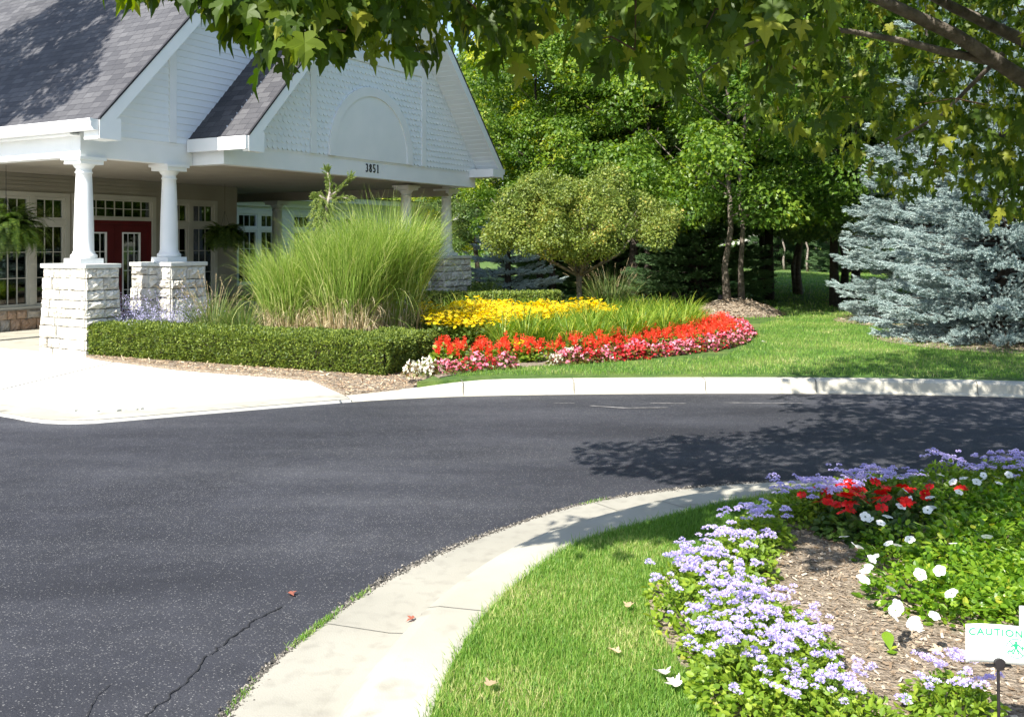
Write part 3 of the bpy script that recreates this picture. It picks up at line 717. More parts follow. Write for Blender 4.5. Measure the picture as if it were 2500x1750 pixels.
# door set
m=BB(); m.bx(2.86,2.949,EV,EV+.03,.05,2.52); m.bx(4.661,4.75,EV,EV+.03,.05,2.52); m.bx(2.95,4.66,EV,EV+.032,2.441,2.52); m.bx(2.95,4.66,EV-.08,EV+.02,2.03,2.075)
m.build('door_casing',[trimin_m],ew)
window(2.955,4.655,2.077,2.438,EV,8,2,trimin_m,fw=.03)
m=BB(); m.bx(2.955,3.03,EV-.08,EV+.0,.05,2.029); m.bx(4.58,4.655,EV-.08,EV+.0,.05,2.029); m.bx(3.031,4.579,EV-.08,EV-.001,1.955,2.028)
m.build('door_frame',[redm],bld)
for a,b in((3.034,3.802),(3.808,4.576)):
    m=BB(); m.bx(a,a+.17,EV-.065,EV-.02,.055,1.95); m.bx(b-.17,b,EV-.065,EV-.02,.055,1.95); m.bx(a+.17,b-.17,EV-.065,EV-.021,1.80,1.95); m.bx(a+.17,b-.17,EV-.065,EV-.021,.055,.29)
    d=m.build('door',[redm],bld)
    m=BB(); x0,x1,y0,y1=a+.171,b-.171,.291,1.799
    m.bx(x0,x0+.028,EV-.05,EV-.012,y0,y1); m.bx(x1-.028,x1,EV-.05,EV-.012,y0,y1); m.bx(x0+.028,x1-.028,EV-.05,EV-.013,y1-.028,y1); m.bx(x0+.028,x1-.028,EV-.05,EV-.013,y0,y0+.028)
    for i in(1,2): c=x0+(x1-x0)*i/3; m.bx(c-.006,c+.006,EV-.034,EV-.026,y0+.028,y1-.028)
    for i in range(1,4): c=y0+(y1-y0)*i/4; m.bx(x0+.028,x1-.028,EV-.0335,EV-.0265,c-.006,c+.006)
    m.build('glazing_bars',[white],d)
    m=BB(); m.bx(x0+.02,x1-.02,EV-.046,EV-.040,y0+.02,y1-.02); m.build('door_pane',[glass],d)
    m=BB(); hx=b-.08 if a<3.5 else a+.08; m.tube([(hx,-(EV-.02),.95),(hx,-(EV+.04),.97),(hx,-(EV+.04),1.13),(hx,-(EV-.02),1.15)],.01,8); m.build('door_handle',[black],d)
# stone base of the wall
for a,b in((-9,2.85),(4.76,6.96)):
    m=BB(); stones(m,a,b,EV+.03,EV-.03,.03,.40,0,61,open_sides='blr'); m.build('stone_base',[stone_base],ew)
m=BB(); m.bx(-9,2.85,EV-.14,EV+.0,.0,.42); m.bx(4.76,6.96,EV-.14,EV+.0,.0,.42); m.bx(-9,2.85,EV-.02,EV+.07,.401,.425); m.bx(4.76,6.96,EV-.02,EV+.07,.401,.425); m.build('wall_plinth',[mortar],ew)
# dark room behind the glass
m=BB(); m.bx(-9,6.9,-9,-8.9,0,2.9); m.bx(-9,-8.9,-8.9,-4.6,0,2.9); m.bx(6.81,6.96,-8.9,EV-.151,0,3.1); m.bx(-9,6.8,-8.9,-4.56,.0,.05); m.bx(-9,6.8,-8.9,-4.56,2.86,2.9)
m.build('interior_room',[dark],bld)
lamp=tag(empty('ceiling_lamp',UV(4.05,-5.6,2.22),RB),'small lit lamp glowing behind the glass above the red doors','lamp')
MB().tube([(0,0,.62),(0,0,.1)],.012,8).lathe([(.0,.1),(.09,.09),(.09,.06),(.0,.05)],(0,0,0),16).build('lamp_stem',[black],lamp)
for s_ in(-.14,.14):
    MB().lathe([(.001,-.045),(.03,-.035),(.042,0),(.03,.035),(.001,.045)],(s_,0,.05),14).build('bulb',[emis('bulb_glow',(1,.72,.35),14)],lamp,smooth=True)
# ---- wing set back to the right (v = -8)
WVv=-8.0; WE=21.0
wh=[(10.42,12.0,.46,2.40),(12.6,14.18,.46,2.40),(14.85,16.43,.46,2.40),(8.2,9.5,.46,2.40)]
wg=flat_wall('wing_wall',wh,6.96,WE,WVv,.42,2.62,.15,white_flat)
m=BB(); z=.42
segs=[(6.96,8.09),(9.61,10.31),(12.11,12.49),(14.29,14.74),(16.54,WE)]
for a,b in segs:
    lap(m,.42,2.50,.10,lambda z,a=a,b=b:(a,b),WVv)
lap(m,2.52,2.62,.10,lambda z:(6.96,WE),WVv)
m.build('wing_siding',[white_flat],wg)
for a,b,_,_ in wh:
    mid=(a+b)/2; m=BB()
    m.bx(a-.11,a-.001,WVv,WVv+.03,.40,2.50); m.bx(b+.001,b+.11,WVv,WVv+.03,.40,2.50); m.bx(a,b,WVv,WVv+.032,2.401,2.50); m.bx(a-.13,b+.13,WVv,WVv+.06,.40,.459)
    m.bx(mid-.06,mid+.06,WVv-.05,WVv+.026,.46,2.40); m.bx(a,mid-.061,WVv-.05,WVv+.024,1.93,2.01); m.bx(mid+.061,b,WVv-.05,WVv+.024,1.93,2.01)
    m.build('window_casing',[white],wg)
    for x0,x1 in((a+.003,mid-.063),(mid+.063,b-.003)):
        window(x0,x1,2.012,2.398,WVv,3,1,white); window(x0,x1,.462,1.928,WVv,3,3,white)
m=BB(); m.bx(6.96,WE,WVv-.14,WVv+.06,0,.42); m.build('wing_plinth',[stone_base],wg)
m=BB(); m.bx(6.96,WE+.3,WVv-.2,WVv+.10,2.621,2.76); m.bx(6.96,WE+.35,WVv-.2,WVv+.16,2.76,2.82); m.bx(6.96,WE+.4,WVv-.2,WVv+.30,2.822,2.98); m.build('wing_cornice',[white],wg)
m=BB(); roof_slab(m,0,0,1,1,0,0,0) if 0 else None
m.add([(6.9,-(WVv+.32),2.985),(WE+.4,-(WVv+.32),2.985),(WE+.4,-(WVv-4.5),3.25),(6.9,-(WVv-4.5),3.25),(6.9,-(WVv+.32),3.02),(WE+.4,-(WVv+.32),3.02),(WE+.4,-(WVv-4.5),3.30),(6.9,-(WVv-4.5),3.30)],[(0,3,2,1),(4,5,6,7),(0,1,5,4),(1,2,6,5),(2,3,7,6),(3,0,4,7)])
m.build('wing_roof',[flash],wg)
m=BB(); m.bx(WE-.15,WE,WVv-.151,WVv-4.4,0,2.62); m.bx(6.97,WE,-12.4,-12.3,0,2.9); m.bx(6.97,WE-.151,-12.3,-8.16,0,.05); m.build('wing_room',[dark],wg)
# ================================================================== PLANT KIT
g_maple=[(0,(.055,.12,.012)),(.45,(.085,.17,.018)),(.75,(.14,.22,.022)),(1,(.34,.34,.035))]
maple_near=leafmat('maple_leaf_near',[(0,(.036,.070,.007)),(.55,(.075,.125,.012)),(.85,(.15,.20,.018)),(1,(.27,.28,.035))],trans=.42,rough=.45,spec=.25)
maple_a=leafmat('maple_leaf_green',[(0,(.035,.085,.010)),(.45,(.085,.165,.018)),(.8,(.20,.29,.030)),(1,(.42,.44,.05))],trans=.38,clump=.45,cscale=.6)
maple_b=leafmat('maple_leaf_yellow',[(0,(.06,.12,.014)),(.4,(.15,.24,.022)),(.65,(.34,.40,.035)),(1,(.72,.62,.06))],trans=.38,clump=.6,cscale=.8)
locust=leafmat('locust_leaf_dull',[(0,(.045,.09,.025)),(.5,(.10,.17,.045)),(1,(.28,.34,.09))],trans=.35,clump=.4,cscale=.6)
crab_m=leafmat('crabapple_leaf',[(0,(.07,.11,.02)),(.4,(.14,.195,.035)),(.8,(.25,.29,.055)),(1,(.42,.31,.07))],trans=.3,clump=.4,cscale=2)
blue_m=leafmat('blue_needles',[(0,(.14,.20,.20)),(.5,(.33,.42,.41)),(1,(.56,.64,.62))],trans=.12,rough=.6)
green_n=leafmat('green_needles',[(0,(.035,.08,.03)),(.5,(.06,.13,.045)),(1,(.12,.20,.06))],trans=.12,rough=.6)
young_n=leafmat('young_spruce_needles',[(0,(0.078,0.130,0.026)),(.5,(0.156,0.221,0.039)),(1,(0.286,0.338,0.078))],trans=.15,rough=.6)
yew_m=leafmat('yew_needles',[(0,(.045,.08,.014)),(.5,(.12,.175,.025)),(1,(.25,.30,.045))],trans=.2,rough=.5)
misc_m=leafmat('silvergrass_blade',[(0,(.12,.20,.03)),(.5,(.22,.33,.055)),(.85,(.38,.46,.12)),(1,(.60,.57,.26))],trans=.35,rough=.5)
dry_m=leafmat('dry_grass_stem',[(0,(.30,.22,.11)),(.5,(.48,.38,.22)),(1,(.62,.54,.36))],trans=.2,rough=.7)
fount_m=leafmat('fountain_grass_blade',[(0,(.05,.11,.02)),(.6,(.12,.20,.035)),(1,(.28,.27,.09))],trans=.3,rough=.55)
plume_m=leafmat('grass_plume',[(0,(.32,.24,.13)),(1,(.50,.42,.26))],trans=.25,rough=.8)
lily_m=leafmat('daylily_leaf',[(0,(0.081,0.161,0.017)),(.5,(0.172,0.276,0.029)),(.85,(0.299,0.380,0.046)),(1,(0.552,0.460,0.092))],trans=.38,rough=.45)
sage_m=leafmat('sage_leaf',[(0,(.14,.18,.13)),(1,(.26,.30,.22))],trans=.2)
lav_m=leafmat('lavender_bloom',[(0,(.36,.34,.56)),(1,(.54,.51,.72))],trans=.25)
salvia_l=leafmat('salvia_leaf',[(0,(.05,.11,.012)),(.6,(.12,.20,.02)),(1,(.28,.32,.03))],trans=.35)
salvia_f=leafmat('salvia_bloom',[(0,(.62,.03,.014)),(.6,(.76,.065,.03)),(1,(.82,.14,.06))],trans=.3)
beg_l=leafmat('begonia_leaf',[(0,(.10,.13,.02)),(.5,(.14,.10,.03)),(1,(.16,.045,.03))],trans=.3,rough=.35)
beg_p=leafmat('pink_begonia_bloom',[(0,(.72,.12,.20)),(.5,(.78,.24,.34)),(1,(.80,.45,.52))],trans=.3)
beg_r=leafmat('red_begonia_bloom',[(0,(.55,.015,.025)),(1,(.74,.05,.06))],trans=.3)
beg_w=leafmat('white_begonia_bloom',[(0,(.72,.70,.58)),(1,(.80,.78,.66))],trans=.3)
rud_l=leafmat('coneflower_leaf',[(0,(.05,.10,.015)),(1,(.13,.19,.025))],trans=.3)
rud_f=leafmat('yellow_coneflower_petal',[(0,(.80,.56,.006)),(.5,(.84,.66,.01)),(1,(.86,.74,.04))],trans=.3)
rud_c=surf('coneflower_eye',(.10,.03,.008),(.16,.06,.015),scale=20)
age_l=leafmat('ageratum_leaf',[(0,(.10,.18,.02)),(.55,(.20,.31,.03)),(.9,(.36,.42,.05)),(1,(.38,.26,.09))],trans=.38,clump=.35,cscale=6)
age_f=leafmat('ageratum_bloom',[(0,(.42,.36,.69)),(.5,(.56,.49,.77)),(1,(.76,.68,.86))],trans=.3,rough=.9)
imp_r=leafmat('red_impatiens_bloom',[(0,(.62,.006,.010)),(1,(.78,.03,.02))],trans=.35)
vinca_l=leafmat('vinca_leaf',[(0,(.07,.16,.012)),(.5,(.15,.28,.02)),(.9,(.26,.38,.035)),(1,(.48,.46,.06))],trans=.42,rough=.35)
vinca_f=leafmat('white_vinca_petal',[(0,(.80,.81,.80)),(1,(.86,.86,.86))],trans=.25)
fern_m=leafmat('fern_frond',[(0,(.03,.06,.01)),(.6,(.06,.11,.016)),(1,(.13,.18,.03))],trans=.4)
grass_m=leafmat('lawn_grass_blade',[(0,(.07,.16,.02)),(.4,(.13,.27,.035)),(.68,(.23,.36,.06)),(.85,(.42,.44,.15)),(1,(.60,.54,.28))],trans=.35,rough=.5,clump=.35,cscale=1.6)
chip_m=islandmat('wood_chip',[(0,(.16,.11,.07)),(.5,(.30,.23,.16)),(.85,(.44,.36,.27)),(1,(.60,.54,.44))],rough=.9)
chip_t=islandmat('tan_wood_chip',[(0,(.22,.13,.08)),(.4,(.40,.28,.18)),(.8,(.58,.46,.30)),(1,(.70,.60,.44))],rough=.9)
gravel_m=islandmat('edge_gravel',[(0,(.03,.03,.028)),(.6,(.11,.10,.085)),(1,(.34,.31,.27))],rough=.95)
shrub_m=leafmat('shrub_leaf',[(0,(.05,.10,.015)),(1,(.14,.19,.04))],trans=.3)
autumn=leafmat('fallen_leaf_red',[(0,(.26,.07,.05)),(1,(.36,.14,.09))],trans=.2)
autumn_t=leafmat('fallen_leaf_tan',[(0,(.45,.28,.15)),(1,(.62,.48,.33))],trans=.2)
autumn_p=leafmat('fallen_leaf_pale',[(0,(.62,.55,.50)),(1,(.74,.68,.62))],trans=.2)

LEAF4=([(0,0,0),(-.34,.42,.06),(0,1,-.04),(.34,.42,.06)],[(0,3,2,1)])
OVAL=([(0,0,0),(.26,.22,.03),(.34,.52,.05),(.2,.82,.02),(0,1,-.06),(-.2,.82,.02),(-.34,.52,.05),(-.26,.22,.03),(0,.5,-.03)],[(0,1,8),(1,2,8),(2,3,8),(3,4,8),(4,5,8),(5,6,8),(6,7,8),(7,0,8)])
STAR=([(0,0,0),(.42,.12,.05),(.26,.30,0),(.50,.55,.06),(.20,.58,0),(0,1,-.08),(-.20,.58,0),(-.50,.55,.06),(-.26,.30,0),(-.42,.12,.05)],[(0,1,2),(0,2,8),(0,8,9),(2,3,4),(2,4,6,8),(8,6,7),(4,5,6)])
half=[(.02,.0),(.20,-.05),(.30,-.02),(.36,.10),(.24,.19),(.37,.25),(.50,.36),(.60,.56),(.46,.52),(.40,.58),(.24,.50),(.17,.52),(.24,.68),(.20,.76),(.13,.78),(.08,.92),(0,1.12)]
ol=half+[(-x,y) for x,y in half[::-1][1:]]
MV=[(x,y,.22*abs(x)-.22*(y-.3)**2) for x,y in ol]+[(0,.32,-.02),(0,.02,0),(0,.6,-.03)]
def warp_leaf(V,seed):
    r=rs(seed); a,b,c,d=r.uniform(-.5,.9),r.uniform(-.5,.5),r.uniform(.85,1.15),r.uniform(-.12,.12); out=[]
    for x,y,z in V: out.append((x*c*(1+.18*y*b)+d*y*y,y*(1+.1*a*abs(x)),z+a*.45*x*x*(1-.3*y)+b*.35*(y-.3)*x-.28*max(0,y-.55)**1.5*(1+a)))
    return out
ci=len(ol); MAPLE=(MV,[(i,i+1,ci) if not(11<=i<=20) else (i,i+1,ci+2) for i in range(len(ol)-1)]+[(11,ci+2,ci),(21,ci,ci+2)])

def leaves(m, Pn, dirs, nrm, size, tpl, mat=0, jit=.0, r=None):
    R=basis(dirs,nrm); stamp(m,tpl[0],tpl[1],R,size,Pn,mat)

def crown(seed, centers, radii, per, size, tpl=LEAF4, flat=.6, m=None, mat=0):
    """leaf clumps: leaves gather in the outer shell of every clump, facing outwards and up"""
    r=rs(seed); m=m or MB(); C=np.array(centers); Rr=np.array(radii)
    w_=Rr**2; cnt=np.maximum(8,(per*len(C)*w_/w_.sum()).astype(int)); idx=np.repeat(np.arange(len(C)),cnt)
    n=len(idx); d=sph(r,n); rad=r.uniform(.35,1.08,n)**.55
    off=d*rad[:,None]*Rr[idx][:,None]; off[:,2]*=flat
    Pn=C[idx]+off
    nrm=unit(d*[1,1,.7]+[0,0,.7]+r.normal(size=(n,3))*.55)
    t=unit(d*[1,1,.2]+[0,0,-.55]+r.normal(size=(n,3))*.7)
    leaves(m,Pn,t,nrm,size*r.uniform(.6,1.25,n),tpl,mat); return m

def limbs(m, base, top, r0, n, seed, spread, z0f=.35, mat=0, lean=(0,0)):
    r=rs(seed); b=np.array(base,float); t=np.array(top,float); k=9
    pts=[b+(t-b)*s_+np.array([lean[0],lean[1],0])*math.sin(s_*PI)*1+r.normal(0,.03,3)*[1,1,0]*(0<s_<1)*2 for s_ in np.linspace(0,1,k)]
    rad=[r0*(1.35 if i==0 else 1)*(1-.8*i/(k-1)) for i in range(k)]
    m.tube(pts,rad,10,mat); pts=np.array(pts)
    for i in range(n):
        s_=z0f+(1-z0f)*(i+.5)/n*.9; q=pts[0]+(pts[-1]-pts[0])*s_; q=np.array([np.interp(s_,np.linspace(0,1,k),pts[:,j]) for j in range(3)])
        a=i*2.4+r.uniform(-.4,.4); L=spread*(1.15-.6*s_)*r.uniform(.7,1.1)
        e=q+np.array([math.cos(a)*L,math.sin(a)*L,L*r.uniform(.35,.8)]); mid=(q+e)/2+np.array([0,0,-.06*L])+r.normal(0,.04*L,3)
        rr=r0*(1-.75*s_)*.55; m.tube([q,mid,e],[rr,rr*.6,rr*.2],6,mat)

def deciduous(name, loc, H, R, ztrunk, leafm, barkm, seed, per=700, lsize=.11, nblob=34, r0=.11, twin=0, label='', cat='tree', group=None, low=0.0):
    r=rs(seed); t=tag(empty(name,loc),label,cat,group)
    m=MB(); off=[(0,0)] if not twin else [(-twin/2,0),(twin/2,.08)]
    for k,(ox,oy) in enumerate(off): limbs(m,(ox,oy,-.1),(ox*1.8,oy,ztrunk+(H-ztrunk)*.7),r0*(1 if k==0 else .85),9,seed+k,R*.7,z0f=ztrunk/(ztrunk+(H-ztrunk)*.7)*.85,lean=(r.uniform(-.1,.1),0))
    m.build('trunk',[barkm],t,smooth=True)
    cs=[];rr=[]
    hz=H-ztrunk
    for i in range(nblob):
        u=r.rand()**1.2; k=r.uniform(.06,1)**.5; a=r.uniform(0,2*PI); zz=ztrunk+hz*u-low*r.rand(); prof=min(1,.66+1.6*u)*math.sqrt(max(.03,1-u**2.4))
        cs.append((math.cos(a)*R*k*prof,math.sin(a)*R*k*prof,zz)); rr.append(R*r.uniform(.12,.25))
    crown(seed+5,cs,rr,per,lsize).build('crown',[leafm],t)
    return t

# needle tuft: a short branchlet bristling with needles
def tuft_tpl(seed, n=34, L=1.0, w=.042, nl=.27):
    r=rs(seed); V=[];F=[]
    for i in range(n):
        s_=(i+.5)/n; a=i*2.4; p=np.array([0,s_*L*.92,0]); d=np.array([math.cos(a),.9,math.sin(a)]); d/=np.linalg.norm(d)
        if i>n-5: d=unit(np.array([math.cos(a)*.4,1,math.sin(a)*.4]))
        sd=unit(np.cross(d,r.normal(size=3))); l=nl*r.uniform(.8,1.15)
        b=len(V); V+=[p-sd*w,p+sd*w,p+d*l]; F.append((b,b+1,b+2))
    # core
    b=len(V); c=.05
    V+=[(-c,0,-c),(c,0,-c),(0,0,c),(0,L,0)]; F+=[(b,b+1,b+3),(b+1,b+2,b+3),(b+2,b,b+3)]
    return np.array(V),F
def spruce_mesh(H, R, seed, tl=.12, dens=1.0, zlow=.12, gap=.27):
    """boughs: fans of needled sprigs set in staggered tiers, longest below, each sweeping out and turning up at its tip"""
    r=rs(seed); T=[];Dn=[];Nn=[];S=[]; wood=MB()
    wood.tube([(0,0,-.1),(0,0,H*.5),(0,0,H)],[R*.045+.03,R*.03+.02,.01],8)
    z=zlow; tier=0
    while z<H*.97:
        f=z/H; Rz=R*(1-f)**.80*(1.0 if f>.07 else .90); n=max(4,int(2*PI*Rz/(.40+.12*Rz/R))); a0=tier*1.3
        for b in range(n):
            a=a0+2*PI*(b+r.uniform(-.3,.3))/n; L=Rz*r.uniform(.84,1.10)+.04; zz=z+r.normal(0,.06)
            dv=np.array([math.cos(a),math.sin(a),0]); sv=np.array([-math.sin(a),math.cos(a),0]); up=.05+.5*f+r.normal(0,.06)
            def pt(q): return np.array([0,0,zz])+dv*L*q+np.array([0,0,L*(up*q-.30*q*q+.22*q**4)])
            wood.tube([pt(0),pt(.5),pt(.93)],[.012+.007*L,.009+.003*L,.004],4)
            fan=min(.85,.22+.36*L); s0=max(.12,1-fan*1.25/L)
            nt=int((14+62*fan*fan/.25*.42)*dens)
            q=s0+(1-s0)*r.rand(nt)**.75; lat=(1-((q-s0)/(1-s0+1e-6))**1.6)*.5+.06; w_=r.uniform(-1,1,nt)*lat*fan*.62
            base=np.array([pt(x) for x in q])+sv*w_[:,None]+np.stack([0*q,0*q,-.35*np.abs(w_)*np.abs(w_)/.3*.4+r.normal(.0,.022,nt)],1)
            td=unit(dv*1.0+sv*(w_/(.12+lat*fan)*.55)[:,None]+np.stack([0*q,0*q,r.uniform(-.12,.42,nt)],1)+r.normal(0,.13,(nt,3)))
            T.append(base);Dn.append(td);S.append(tl*r.uniform(.75,1.25,nt))
            ni=int(nt*.22); qi=r.uniform(.25,max(.3,s0),ni); T.append(np.array([pt(x) for x in qi]).reshape(-1,3)+sv*r.normal(0,.12,(ni,1)));Dn.append(unit(dv+r.normal(0,.4,(ni,3))));S.append(tl*r.uniform(.7,1.1,ni))
        z+=gap*r.uniform(.75,1.2)*(1-.35*f); tier+=1
    k=40; T.append(np.stack([r.normal(0,.03,k),r.normal(0,.03,k),H*r.uniform(.9,1.0,k)],1)); Dn.append(unit(r.normal(0,.5,(k,3))+[0,0,.8])); S.append(np.full(k,tl))
    T=np.concatenate(T);Dn=np.concatenate(Dn);S=np.concatenate(S); m=MB()
    for k in range(3):
        sel=np.arange(len(T))%3==k; tv,tf=tuft_tpl(seed+k); stamp(m,tv,tf,basis(Dn[sel],np.tile([.05,.02,1.],(sel.sum(),1))),S[sel],T[sel])
    return wood,m
def spruce(name,loc,H,R,seed,nm,label,group=None,rz=0,**k):
    t=tag(empty(name,loc,rz),label,'spruce',group); wd,m=spruce_mesh(H,R,seed,**k)
    wd.build('trunk',[bark_dark],t); m.build('foliage',[nm],t); return t

# curved ribbon blades (vectorised)
def blades(m, base, az, L, W, lean, bend, seg=5, mat=0, taper=.9, twist=None, kink=None):
    """base (n,3); az direction of bending; lean start angle from vertical; bend total extra angle to the tip"""
    n=len(base); t=np.linspace(0,1,seg+1); pos=base.copy(); pts=[pos.copy()]; hd=np.stack([np.cos(az),np.sin(az),0*az],1)
    for i in range(seg):
        ang=lean+bend*(((i+.5)/seg)**1.6); st=L/seg
        pos=pos+hd*(np.sin(ang)*st)[:,None]+np.array([0,0,1.])*(np.cos(ang)*st)[:,None]; pts.append(pos.copy())
    tw=az+PI/2+(twist if twist is not None else 0); sv=np.stack([np.cos(tw),np.sin(tw),0*tw],1)
    V=[]
    for i,p in enumerate(pts[:-1]):
        wv=W*(1-taper*t[i]**1.5)*(0.7 if i==0 else 1)/2
        V+= [p-sv*wv[:,None],p+sv*wv[:,None]]
    V.append(pts[-1]); V=np.stack(V,1); k=V.shape[1]
    b=(np.arange(n)*k)[:,None]
    q=np.concatenate([b+np.array([[2*i,2*i+1,2*i+3,2*i+2]]) for i in range(seg-1)],0) if seg>1 else None
    tr=b+np.array([[2*(seg-1),2*seg-1,2*seg]])
    n0=m.n; m.v.append(V.reshape(-1,3)); m.n+=n*k; m.uvs.append(np.zeros((n*k,2)))
    if q is not None: m.f.append((q+n0,mat))
    m.f.append((tr+n0,mat)); return np.array(pts)
# ================================================================== BACKGROUND TREES
ground_z=ZL
def at(px,Y,z=ZL): return ((px-CXP)*Y/FPX,Y,z)
# master crowns, copied (shared meshes) under their own labels
T=[]
proto=[
 deciduous('maple_tree',(0,0,0),10.5,3.3,2.1,maple_b,bark_dark,101,per=420,lsize=.12,nblob=140,r0=.13),
 deciduous('maple_tree',(0,0,0),11.5,3.4,2.1,maple_a,bark_dark,137,per=420,lsize=.12,nblob=140,r0=.14,twin=.45),
 deciduous('maple_tree',(0,0,0),12.5,3.4,2.3,locust,bark_dark,171,per=400,lsize=.12,nblob=140,r0=.15),
 deciduous('maple_tree',(0,0,0),8.5,3.2,1.9,maple_a,bark,203,per=420,lsize=.11,nblob=140,r0=.075,twin=.36)]
used=[0]*4
def put(k,px,Y,s,rz,label,z=ZL,sz=None,group='trees of the wood behind the lawn'):
    if used[k]: t=copy_tree(proto[k])
    else: t=proto[k]; used[k]=1
    t.location=at(px,Y,z); t.rotation_euler=(0,0,rz); t.scale=(s,s,sz or s); tag(t,label,'tree',group); return t
put(3,1795,19.3,.93,.15,'young maple with two pale slanting trunks rising from the mulch mound beyond the flower bed',z=.42,group=None)
put(0,1345,26.5,.86,1.0,'bright yellow green maple just right of the gable roof edge, behind the crabapple')
put(1,1335,24.2,.70,.05,'maple with two grey upright trunks close together behind the blue spruce beside the pier')
put(1,1565,23.6,.86,.12,'maple with a pair of dark trunks just right of the crabapple crown')
put(0,1700,28,.95,2.2,'yellow tinged maple standing behind the dark green spruce')
put(2,1875,24,.80,.6,'tall maple with a dark trunk behind the mulch mound, in the shade')
put(3,1952,26.5,1.05,1.3,'slim trunked maple standing alone in the middle of the shaded lawn gap')
put(2,2040,21.5,.74,3.5,'thick dark trunked tree left of the blue spruces at the edge of the bright lawn')
put(1,2075,23.5,.80,1.9,'twin trunked maple right behind the thick dark trunk beside the blue spruces')
put(2,1165,30,.60,2.0,'tall dull green tree showing above and behind the right gable corner')
put(2,1420,31,1.05,4.4,'tall dull green tree standing behind the middle of the wood')
put(2,1620,33,1.1,.3,'tall dark tree at the back between the crabapple and the mound')
put(1,1480,28,1.0,2.6,'dense green maple whose crown rises straight over the crabapple')
put(0,1860,31,1.05,5.0,'maple with yellow leaf clusters behind the tall shaded trunks')
put(2,2230,29,1.05,1.2,'tall tree rising behind the left of the two big blue spruces')
put(1,2420,25,1.0,3.0,'green maple behind the front blue spruce at the right of the picture')
put(2,2620,22,1.0,5.5,'tall tree at the right border behind the blue spruces')
put(0,1080,34,.66,.7,'maple seen under the canopy roof behind the end column')
put(2,960,42,1.0,1.7,'tree whose crown shows in the slit above the wing roof')
put(2,2330,38,1.0,.9,'distant tree behind the gap between the two big blue spruces')
# slender saplings at the sunny far end
sap=deciduous('sapling',at(1915,50),6,1.3,2.1,maple_b,bark_light,260,per=260,lsize=.16,nblob=14,r0=.06,label='slim pale sapling at the far sunny end of the gap, left of the others',group='saplings beyond the gap')
for k,(px,Y,lb) in enumerate([(1972,47,'slim pale trunked sapling in the middle of the far sunny lawn'),(2030,44,'slim pale sapling seen between the dark trunks next to the blue spruces'),(1992,58,'slim sapling farthest away in the sunny lawn gap')]):
    t=copy_tree(sap); t.location=at(px,Y); t.rotation_euler=(0,0,k*1.3); t['label']=lb
# wood far behind: one mass
r=rs(5); cs=[];rr=[]
for x in np.arange(-55,75,3.2):
    for z in (1.6,4.2,7.2,10.5,13.5):
        cs.append((x+r.uniform(-1.5,1.5),70+r.uniform(-3,4)+3*math.sin(x*.1),z+r.uniform(-.8,.8))); rr.append(r.uniform(2.2,3.2))
fw=crown(6,cs,rr,260,.42,flat=.8); tag(fw.build('far_wood',[maple_a]),'far mass of green woodland closing the view beyond the trunks','woodland',kind='stuff')
cs=[];rr=[]
for x in np.arange(6,24,1.6):
    cs.append((x+r.uniform(-.6,.6),61+r.uniform(-1,1),r.uniform(.6,1.6))); rr.append(r.uniform(.9,1.5))
crown(8,cs,rr,380,.2,flat=.9)
# ---- spruces
spruce('blue_spruce',at(2452,14.0),5.2,1.84,301,blue_m,'big silvery blue spruce with skirts to the ground, nearest the kerb at the right',rz=.4,zlow=.14,dens=1.3)
spruce('blue_spruce',at(2262,17.3),6.4,1.62,311,blue_m,'tall blue spruce standing behind and left of the nearest one',rz=1.9,tl=.13,zlow=.18)
spruce('blue_spruce',at(2560,19),6.8,2.2,331,blue_m,'blue spruce at the right border behind the nearest one',tl=.14,dens=.8,gap=.3)
spruce('blue_spruce',at(1240,23),2.5,1.35,317,blue_m,'small blue spruce beside the stone pier, under the crabapple crown',tl=.14,dens=.8,gap=.3)
gs=spruce('green_spruce',at(1705,22.3),3.7,1.9,323,green_n,'dark green spruce left of the mulch mound, reaching the ground in shade',tl=.15,dens=.8,group='green spruces')
for px,Y,s,rz,lb in [(1480,25.5,1.1,1,'green spruce seen behind the crabapple trunk fork'),(1620,26,1.15,2,'green spruce between the pair of dark trunks and the darker spruce by the mound'),(1400,29,1.25,3,'green spruce far behind the crabapple, left of the fork'),(1905,52,1.3,4,'green spruce in the sun at the far end of the lawn gap'),(1945,55,1.2,2.2,'far green spruce behind the slim sapling'),(2010,54,1.3,5.2,'far green spruce between the dark trunks at right'),(2085,46,1.2,.7,'far green spruce just left of the blue spruces')]:
    t=copy_tree(gs); t.location=at(px,Y); t.rotation_euler=(0,0,rz); t.scale=(s,s,s); t['label']=lb
# hidden dark interior of bed trees
# ---- crabapple
ct=tag(empty('crabapple_tree',(1.20,16.6,.2)),'small spreading crabapple with pale forked trunk and dull yellow green crown','tree')
m=MB(); r=rs(41)
m.tube([(0,0,-.1),(.0,0,.3),(-.02,.0,.62),(-.01,0,.86)],[.070,.052,.046,.058],12)
for (dx,dy,dz,rr0) in [(-.95,.1,.75,.032),(-.55,-.3,.95,.028),(.42,.1,.95,.038),(.75,-.2,.75,.026),(.1,.5,1.0,.04),(-.3,.4,1.2,.035),(.2,-.5,.9,.035),(1.2,.3,.95,.03),(-1.3,-.2,1.0,.03)]:
    e=np.array([dx,dy,.86+dz]); q=np.array([-.01,0,.80]); mid=q*.5+e*.5+np.array([dx*.08,0,-.12]); m.tube([q,mid,e],[rr0,rr0*.75,rr0*.4],7)
    for k in range(4):
        s_=r.uniform(.4,1); p=q*(1-s_)+e*s_; m.tube([p,p+np.array([r.uniform(-.4,.4),r.uniform(-.4,.4),r.uniform(.1,.5)])],[rr0*.4,rr0*.12],5)
m.build('trunk',[bark],ct,smooth=True)
cs=[];rr=[]
